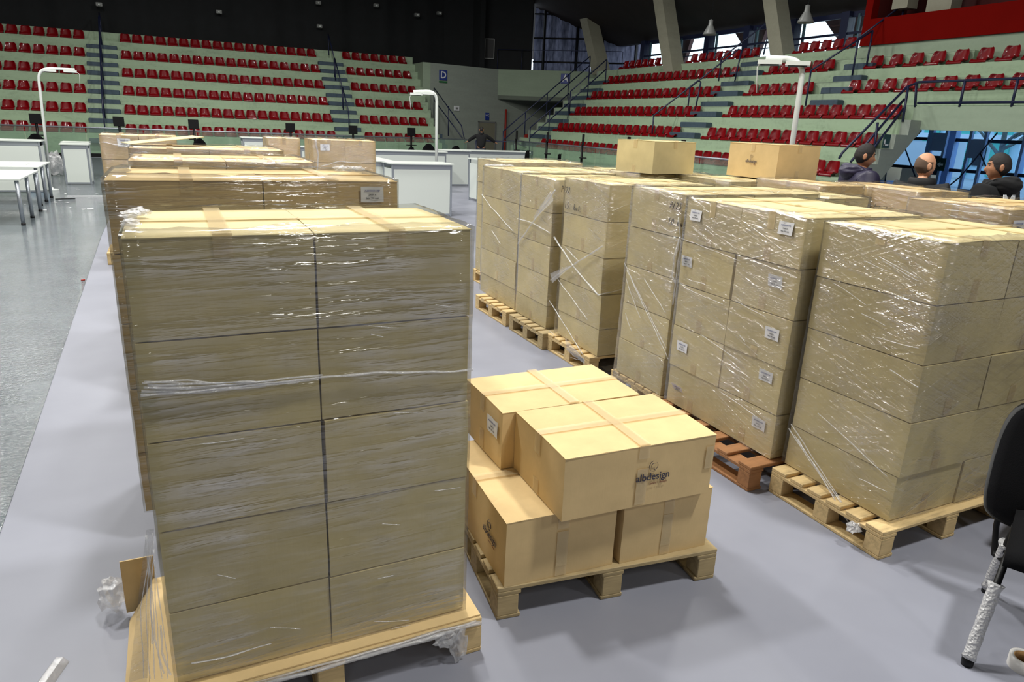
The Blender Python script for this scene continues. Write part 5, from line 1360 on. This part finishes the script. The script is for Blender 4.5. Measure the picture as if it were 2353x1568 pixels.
# ================================================================ PEOPLE
M_SKIN = simple('skin_light', hexc(206, 152, 118), 0.5, var=.05, vscale=20); M_SKIN2 = simple('skin_tan', hexc(176, 124, 92), 0.5, var=.05, vscale=20)
M_HAIR = simple('dark_hair', hexc(30, 24, 22), 0.7, bump=.6, bscale=200); M_HAIRS = simple('shaved_hair', hexc(96, 76, 62), 0.8)
M_EYE = simple('eye_dark', hexc(30, 22, 20), .3); M_LIP = simple('lips', hexc(160, 92, 80), .5)
def skin_mesh(verts, edges, radii, sub=2):
    me = bpy.data.meshes.new('sk'); me.from_pydata(verts, edges, []); o = bpy.data.objects.new('sk', me); col.objects.link(o)
    md = o.modifiers.new('s', 'SKIN'); md.use_smooth_shade = True
    sv = me.skin_vertices[0].data
    for i, r_ in enumerate(radii): sv[i].radius = r_ if isinstance(r_, tuple) else (r_, r_); sv[i].use_root = (i == 0)
    md2 = o.modifiers.new('u', 'SUBSURF'); md2.levels = sub; md2.render_levels = sub
    dg = bpy.context.evaluated_depsgraph_get(); m2 = bpy.data.meshes.new_from_object(o.evaluated_get(dg)); bpy.data.objects.remove(o); return m2
def head_point(v):
    """v on the unit sphere -> head surface, face towards -y"""
    x, y, z = v.x*.077, v.y*.098, v.z*.120
    if z < -.015:
        t = min(1, (-z-.015)/.105); x *= 1-.36*t*t
        if y > 0: y *= 1-.55*t
        else: y *= 1-.06*t
    if z > .03: x *= 1+.03
    if y < -.06: y = -.06+(y+.06)*.80
    g = lambda cx, cz, sx, sz, a: a*math.exp(-((x-cx)/sx)**2-((z-cz)/sz)**2)
    if y < 0:
        y -= g(0, -.030, .011, .020, .024) + g(0, -.008, .009, .026, .010) + g(0, .034, .05, .012, .004)
        y += g(.031, .012, .016, .012, .009)+g(-.031, .012, .016, .012, .009)
        y -= g(0, -.064, .022, .008, .006)+g(0, -.074, .020, .006, .005)+g(0, -.103, .022, .014, .011)
        y -= g(.045, -.02, .018, .018, .004)+g(-.045, -.02, .018, .018, .004)
    return Vector((x, y, z))
def person(label, loc, rz, head_yaw=0, head_pitch=0, skin=None, jacket=None, hair='short', bulk=.022, hood=False, arms=None, hgt=1.76, collar=.03):
    skin = skin or M_SKIN; hs = hgt/1.76
    # body skeleton
    vv = [(0, 0, .95), (0, 0, 1.12), (0, .005, 1.32), (0, .01, 1.46), (0, -.005, 1.58)]; ee = [(0, 1), (1, 2), (2, 3), (3, 4)]
    rr_ = [(.15, .11), (.14, .105), (.165, .115), (.075, .07), (.056, .06)]
    J = dict(neck=3)
    for s in (-1, 1):
        A = (arms or {}).get(s) or [(s*.185, .01, 1.43), (s*.245, .04, 1.15), (s*.25, -.07, .92), (s*.25, -.10, .85)]
        b = len(vv); vv += A; ee += [(2, b)] + [(b+i, b+i+1) for i in range(len(A)-1)]; rr_ += [.068, .045, .031, (.036, .02)]
        H = Vector(A[-1]); D = (Vector(A[-1])-Vector(A[-2])).normalized(); S = D.cross(Vector((0, 0, 1)) if abs(D.z) < .8 else Vector((0, 1, 0))).normalized()
        for k, ln in enumerate((.055, .07, .078, .072, .058)):
            w_ = (k-2)*.017; root = H + S*w_*.8 + D*(.02 if k else -.02)
            dd = (D+S*((k-2)*.10 if k else -.9)).normalized()
            q = root+dd*ln*.55; bend = Vector((0, -.35, -.1)) if abs(D.z) > .5 else Vector((0, 0, -.4))
            q2 = q+(dd+bend).normalized()*ln*.45
            b2 = len(vv); vv += [tuple(root), tuple(q), tuple(q2)]; ee += [(b+len(A)-1, b2), (b2, b2+1), (b2+1, b2+2)]; rr_ += [.0105, .009, .0075]
        b = len(vv); vv += [(s*.095, 0, .88), (s*.105, -.01, .50), (s*.11, .02, .10), (s*.125, -.10, .045), (s*.13, -.16, .035)]
        ee += [(0, b), (b, b+1), (b+1, b+2), (b+2, b+3), (b+3, b+4)]; rr_ += [.095, .062, .045, (.042, .035), (.036, .025)]
    sm = skin_mesh(vv, ee, rr_, 1)
    bm = bmesh.new(); bm.from_mesh(sm)
    HM = Matrix.Translation((0, -.012, 1.655)) @ Matrix.Rotation(head_yaw, 4, 'Z') @ Matrix.Rotation(head_pitch, 4, 'X')
    r_ = bmesh.ops.create_icosphere(bm, subdivisions=5, radius=1.0)
    for v in r_['verts']: v.co = HM @ head_point(v.co)
    for s in (-1, 1):
        r_ = bmesh.ops.create_icosphere(bm, subdivisions=3, radius=1.0)
        for v in r_['verts']:
            c = v.co; dish = -.35*math.exp(-(c.y**2+c.z**2)*3)
            p = Vector((c.x*.010*(1+dish)+s*.004, c.y*.018*(1+.25*c.z), c.z*.032))
            p = Matrix.Rotation(s*.35, 3, 'Z') @ p; v.co = HM @ (p+Vector((s*.078, .014, -.006)))
    me = bpy.data.meshes.new('person'); bm.to_mesh(me); bm.free(); me.materials.append(skin)
    o = bpy.data.objects.new('tmp', me); col.objects.link(o); md = o.modifiers.new('r', 'REMESH'); md.mode = 'VOXEL'; md.voxel_size = .0062; md.use_smooth_shade = True
    dg = bpy.context.evaluated_depsgraph_get(); m2 = bpy.data.meshes.new_from_object(o.evaluated_get(dg)); bpy.data.objects.remove(o)
    for p in m2.polygons: p.use_smooth = True
    if not m2.materials: m2.materials.append(skin)
    P_o = link('person', m2, None, loc, rz, label, 'person'); P_o.scale = (hs, hs, hs)
    # hair shell
    bm = bmesh.new(); r_ = bmesh.ops.create_icosphere(bm, subdivisions=5, radius=1.0); kill = []
    for v in bm.verts:
        c = v.co.copy(); th = math.atan2(c.x, -c.y)   # 0 = face
        line = .40 if abs(th) < .75 else (.40-(abs(th)-.75)*1.15)
        if abs(th) > 1.35: line = max(-.62, -.29-(abs(th)-1.35)*.55)
        on = c.z > line
        if hair == 'bald': on = on and c.z < .42-.18*math.cos(th)+(.18 if abs(th) > 2.2 else 0) and abs(th) > 1.3 and c.z < .30+.30*max(0, abs(th)-1.9)
        if not on: kill.append(v)
        k = 1.045 if hair != 'bald' else 1.018
        if hair == 'short': k += .04*max(0, c.z)**2 * (1.0 if c.y < .2 else .6) + .012*noise.noise(c*6)
        v.co = HM @ (head_point(c)*k + Vector((0, 0, .002)))
    bmesh.ops.delete(bm, geom=kill, context='VERTS'); me = bpy.data.meshes.new('hair'); bm.to_mesh(me); bm.free()
    for p in me.polygons: p.use_smooth = True
    me.materials.append(M_HAIR if hair != 'bald' else M_HAIRS); link('hair', me, P_o)
    # eyes, brows, lips
    mb = MB()
    for s in (-1, 1): mb.lathe([(0, -.008), (.007, -.005), (.009, 0), (.007, .005), (0, .008)], n=10, M=HM @ Matrix.Translation((s*.031, -.0735, .010)))
    mb.build('eye', M_EYE, P_o); o_ = None
    mb = MB()
    for s in (-1, 1): mb.tube([HM @ Vector((s*.016, -.090, .029)), HM @ Vector((s*.032, -.087, .033)), HM @ Vector((s*.048, -.076, .028))], .0035, 6)
    mb.build('eyebrow', M_HAIR, P_o)
    mb = MB(); mb.tube([HM @ Vector((-.019, -.0815, -.068)), HM @ Vector((0, -.0895, -.066)), HM @ Vector((.019, -.0815, -.068))], .0042, 6, flat=.7); mb.build('lips', M_LIP, P_o)
    # clothes
    jv = [(0, 0, .86), (0, 0, 1.12), (0, .005, 1.32), (0, .01, 1.455), (0, .005, 1.515)]; je = [(0, 1), (1, 2), (2, 3), (3, 4)]; b_ = bulk
    jr = [(.175+b_, .13+b_), (.165+b_, .125+b_), (.18+b_, .13+b_), (.10+b_*.5, .09+b_*.5), (.072+b_*.4, .072+b_*.4)]
    for s in (-1, 1):
        A = (arms or {}).get(s) or [(s*.185, .01, 1.43), (s*.245, .04, 1.15), (s*.25, -.07, .92), (s*.25, -.10, .85)]
        b = len(jv); jv += A[:3]; je += [(2, b), (b, b+1), (b+1, b+2)]; jr += [.078+b_, .058+b_, .045+b_*.7]
    jm = skin_mesh(jv, je, jr, 2)
    for v in jm.vertices:
        n_ = noise.noise(v.co*14)*.006+noise.noise(v.co*5)*.006; v.co += v.normal*n_
        if bulk > .03: v.co += v.normal*(.008*abs(math.sin(v.co.z*45)))
    jm.materials.clear(); jm.materials.append(jacket); link('jacket', jm, P_o)
    mb = MB(); pr = [(.085+b_, 1.455), (.083+collar, 1.50), (.074+collar, 1.53+collar*.3), (.068+collar, 1.535+collar*.3), (.07+collar, 1.49)]
    mb.lathe([(r_, z) for r_, z in pr], n=24); mb.build('collar', jacket, P_o)
    if hood:
        bm = bmesh.new(); bmesh.ops.create_icosphere(bm, subdivisions=4, radius=1)
        for v in bm.verts:
            c = v.co; x, y, z = c.x*.165, c.y*.11, c.z*.085
            if c.y < .2: z -= .02
            z += .02*abs(c.x); v.co = Vector((x, y+.115-.10*abs(c.x)**2, z+1.50))+noise.noise_vector(c*3)*.012
        me = bpy.data.meshes.new('hood'); bm.to_mesh(me); bm.free()
        for p in me.polygons: p.use_smooth = True
        me.materials.append(jacket); link('hood', me, P_o)
    tv = [(0, 0, .92)]; te = []; tr = [(.165, .125)]
    for s in (-1, 1): b = len(tv); tv += [(s*.1, 0, .84), (s*.108, -.01, .5), (s*.112, .015, .10)]; te += [(0, b), (b, b+1), (b+1, b+2)]; tr += [.112, .082, .068]
    tm = skin_mesh(tv, te, tr, 2); tm.materials.clear(); tm.materials.append(M_TROU); link('trousers', tm, P_o)
    for s in (-1, 1):
        mb = MB(); mb.tube([(s*.112, .07, .045), (s*.115, 0, .055), (s*.125, -.10, .05), (s*.13, -.20, .035)], [.04, .052, .05, .032], 10); mb.build('shoe', M_BLACK, P_o)
    return P_o
M_TROU = simple('dark_trousers', hexc(34, 36, 46), .85)
M_NAVYJ = simple('navy_puffer', hexc(46, 42, 66), .45, bump=.3, bscale=30)
M_BLKJ = simple('black_jacket', hexc(22, 22, 24), .7); M_BLKH = simple('black_hoodie', hexc(16, 16, 18), .9)
def at_d(px, py, dist): d = ray(px, py); return O + d*(dist/math.hypot(d.x, d.y))
a = at_d(1982, 372, 8.6); person('man with short dark hair in a navy hooded puffer jacket, facing right', (a.x, a.y, 0), rad(66), rad(-14), rad(6), M_SKIN2, M_NAVYJ, 'short', .042, True, hgt=1.84)
b = at_d(2126, 380, 8.0); person('balding man in a black high collar jacket, seen from behind', (b.x, b.y, 0), rad(128), rad(-54), 0, M_SKIN, M_BLKJ, 'bald', .028, False, hgt=1.79, collar=.038)
c = at_d(2300, 375, 8.2); m3 = person('man in a black hoodie with a white print, head turned left', (c.x, c.y, 0), rad(178), rad(42), 0, M_SKIN2, M_BLKH, 'short', .03, True, hgt=1.81)
text_on('M', .22, M_SIGNW, m3, (.06, .195, 1.33), (PI/2-.15, 0, PI), 'back_print', bold=.012, extrude=.002)
mb = MB()
for k in range(9): mb.box(-.02, .12, .190, .197, 1.02+.022*k, 1.033+.022*k)
mb.build('striped_print', M_SIGNW, m3)
wk = at_d(1106, 325, 30.5)
person('worker in black seen from behind, arms spread on the far railing', (wk.x, wk.y, 0), rad(155), 0, .2, M_SKIN2, M_BLKH, 'short', .02, False,
       {-1: [(-.2, -.03, 1.42), (-.42, -.14, 1.28), (-.58, -.25, 1.16), (-.64, -.28, 1.13)], 1: [(.2, -.03, 1.42), (.42, -.14, 1.28), (.58, -.25, 1.16), (.64, -.28, 1.13)]}, 1.75)

# ================================================================ FOREGROUND CHAIR, TAPE ROLL, CLIP
def bubble_mat():
    n = NT('bubble_wrap'); b = n.b; b.inputs['Base Color'].default_value = (*hexc(196, 196, 198), 1); b.inputs['Roughness'].default_value = .25
    v = n.new('ShaderNodeTexVoronoi'); v.inputs['Scale'].default_value = 90; n.link(n.coords(), v.inputs['Vector'])
    n.link(n.bump(v.outputs['Distance'], 1.0, .006), b.inputs['Normal']); return n.m
M_BUB = bubble_mat()
def visitor_chair(label, A, B, back=True):
    A, B = Vector((*A, 0)), Vector((*B, 0)); d = (B-A).normalized(); s = Vector((d.y, -d.x, 0)); Lg = (B-A).length
    W_ = .48; t = thing('visitor_chair', label, 'chair', tuple(A))
    L = lambda u, v, z: (d*u + s*v + Vector((0, 0, z)))
    for v in (0.0, W_):
        top_a, top_b = L(.17, v+(.03 if v == 0 else -.03), .43), L(Lg-.17, v+(.03 if v == 0 else -.03), .43)
        for foot, tp in ((L(0, v, 0), top_a), (L(Lg, v, 0), top_b)):
            mb = MB(); mb.tube([foot+Vector((0, 0, .02)), tp], .013, 10); lg = mb.build('leg', M_BLACK, t)
            q = foot.lerp(tp, .66); P2 = [foot.lerp(q, k/14)+Vector((0, 0, .03)) for k in range(15)]
            R2 = [.021+.006*abs(noise.noise(p*30)) for p in P2]; R2[-1] = .030; R2[0] = .026
            mb = MB(); mb.tube(P2, R2, 14); mb.build('bubble_wrap', M_BUB, lg)
            mb = MB(); mb.lathe([(0, 0), (.02, 0), (.022, .03), (.016, .035)], c=tuple(foot), n=12); mb.build('rubber_foot', M_BLACK, lg)
        mb = MB(); mb.tube([top_a, top_b], .012, 8); mb.build('side_rail', M_BLACK, t)
    mb = MB()
    vs = []; n_, m_ = 10, 10
    for k in (0, 1):
        for j in range(m_+1):
            for i in range(n_+1):
                u, v = i/n_, j/m_; ux, vx = 2*u-1, 2*v-1; ed = (1-ux**6)*(1-vx**6)
                z = .47+.028*ed if k == 0 else .43-.008*ed
                p = L(.04+u*(Lg-.10), .02+v*(W_-.04), z); vs.append(tuple(p))
    f1 = [(j*(n_+1)+i, j*(n_+1)+i+1, (j+1)*(n_+1)+i+1, (j+1)*(n_+1)+i) for j in range(m_) for i in range(n_)]; o_ = (n_+1)*(m_+1)
    mb.add(vs, f1+[tuple(o_+q for q in f) for f in f1], 0, True)
    bd = [i for i in range(n_+1)]+[j*(n_+1)+n_ for j in range(1, m_+1)]+[m_*(n_+1)+i for i in range(n_-1, -1, -1)]+[j*(n_+1) for j in range(m_-1, 0, -1)]
    o2 = len(mb.v)-2*o_; mb.add([], []); 
    mb.f += [(o2+bd[k], o2+bd[(k+1) % len(bd)], o2+bd[(k+1) % len(bd)]+o_, o2+bd[k]+o_) for k in range(len(bd))]; mb.mi += [0]*len(bd); mb.sm += [True]*len(bd)
    mb.build('seat', M_BLACKF, t)
    # backrest: padded front in a smooth plastic back shell
    for nm, th, mat_, gr in (('back_shell', .022, M_BLACK, 0.0), ('back_cushion', .030, M_BLACKF, -.018)):
        vs = []; n_, m_ = 12, 14
        for k in (0, 1):
            for j in range(m_+1):
                for i in range(n_+1):
                    u, v = -1+2*i/n_, -1+2*j/m_
                    sx = (1-.10*max(0, v)**3)*(1-.03*abs(v)); r_ = 1-.10*abs(u)**4*abs(v)**4
                    off = -.035*(1-u*u) + .03*v*v*.5 + .02*math.sin(v*2.2)
                    edge = (1-abs(u)**7)*(1-abs(v)**7)
                    p = L(Lg-.04+.03*(v+1)+gr+off+(th*edge if k == 0 else -th*edge*.4), W_/2-.115+u*(W_/2-.005+(.0 if nm == 'back_shell' else -.012))*sx*r_, .635+v*(.265 if nm == 'back_shell' else .25)*r_); vs.append(tuple(p))
        f1 = [(j*(n_+1)+i, j*(n_+1)+i+1, (j+1)*(n_+1)+i+1, (j+1)*(n_+1)+i) for j in range(m_) for i in range(n_)]; o_ = (n_+1)*(m_+1)
        bd = [i for i in range(n_+1)]+[j*(n_+1)+n_ for j in range(1, m_+1)]+[m_*(n_+1)+i for i in range(n_-1, -1, -1)]+[j*(n_+1) for j in range(m_-1, 0, -1)]
        mb = MB(); mb.add(vs, f1+[tuple(o_+q for q in f) for f in f1]+[(bd[k], bd[(k+1) % len(bd)], bd[(k+1) % len(bd)]+o_, bd[k]+o_) for k in range(len(bd))], 0, True); mb.build(nm, mat_, t)
    for v in (-.03, W_-.20):
        pts = [L(Lg-.30, v+.12, .43), L(Lg-.14, v+.08, .24), L(Lg-.06, v+.02, .22), L(Lg-.03, v, .34), L(Lg-.03, v, .55)]
        S = []
        for i in range(len(pts)-1):
            for k in range(5): S.append(pts[i].lerp(pts[i+1], k/5))
        S.append(pts[-1]); mb = MB(); mb.tube(S, .012, 10); mb.build('back_tube', M_BLACK, t)
    return t
visitor_chair('black chair with bubble wrapped legs at the right edge, in front', (2.57, 1.19), (3.10, 1.44))
visitor_chair('second black chair with wrapped legs, mostly outside the right edge', (3.50, 1.58), (4.03, 1.72))
p = atz(2350, 1535, 0)
t = thing('tape_roll', 'roll of clear packing tape on the floor at the lower right corner', 'tape roll', (p.x, p.y, 0))
mb = MB(); mb.lathe([(.052, 0), (.052, .048), (.038, .048), (.038, 0), (.052, 0)], n=32); mb.build('tape', simple('tape_white', hexc(200, 198, 196), .3), t)
mb = MB(); mb.lathe([(.0385, .001), (.0385, .047), (.035, .047), (.035, .001), (.0385, .001)], n=32); mb.build('core', M_EDGE, t)
p = atz(115, 1568, 0)
t = thing('plastic_profile', 'clear plastic edge strip lying on the floor at the lower left', 'strip', (p.x-.02, p.y-.02, 0), rad(70))
mb = MB(); mb.prism([(-.03, 0), (-.012, .022), (.012, .022), (.03, 0), (.027, 0), (.010, .019), (-.010, .019), (-.027, 0)], 'x', -.12, .12); mb.build('strip', M_BUNCH, t)
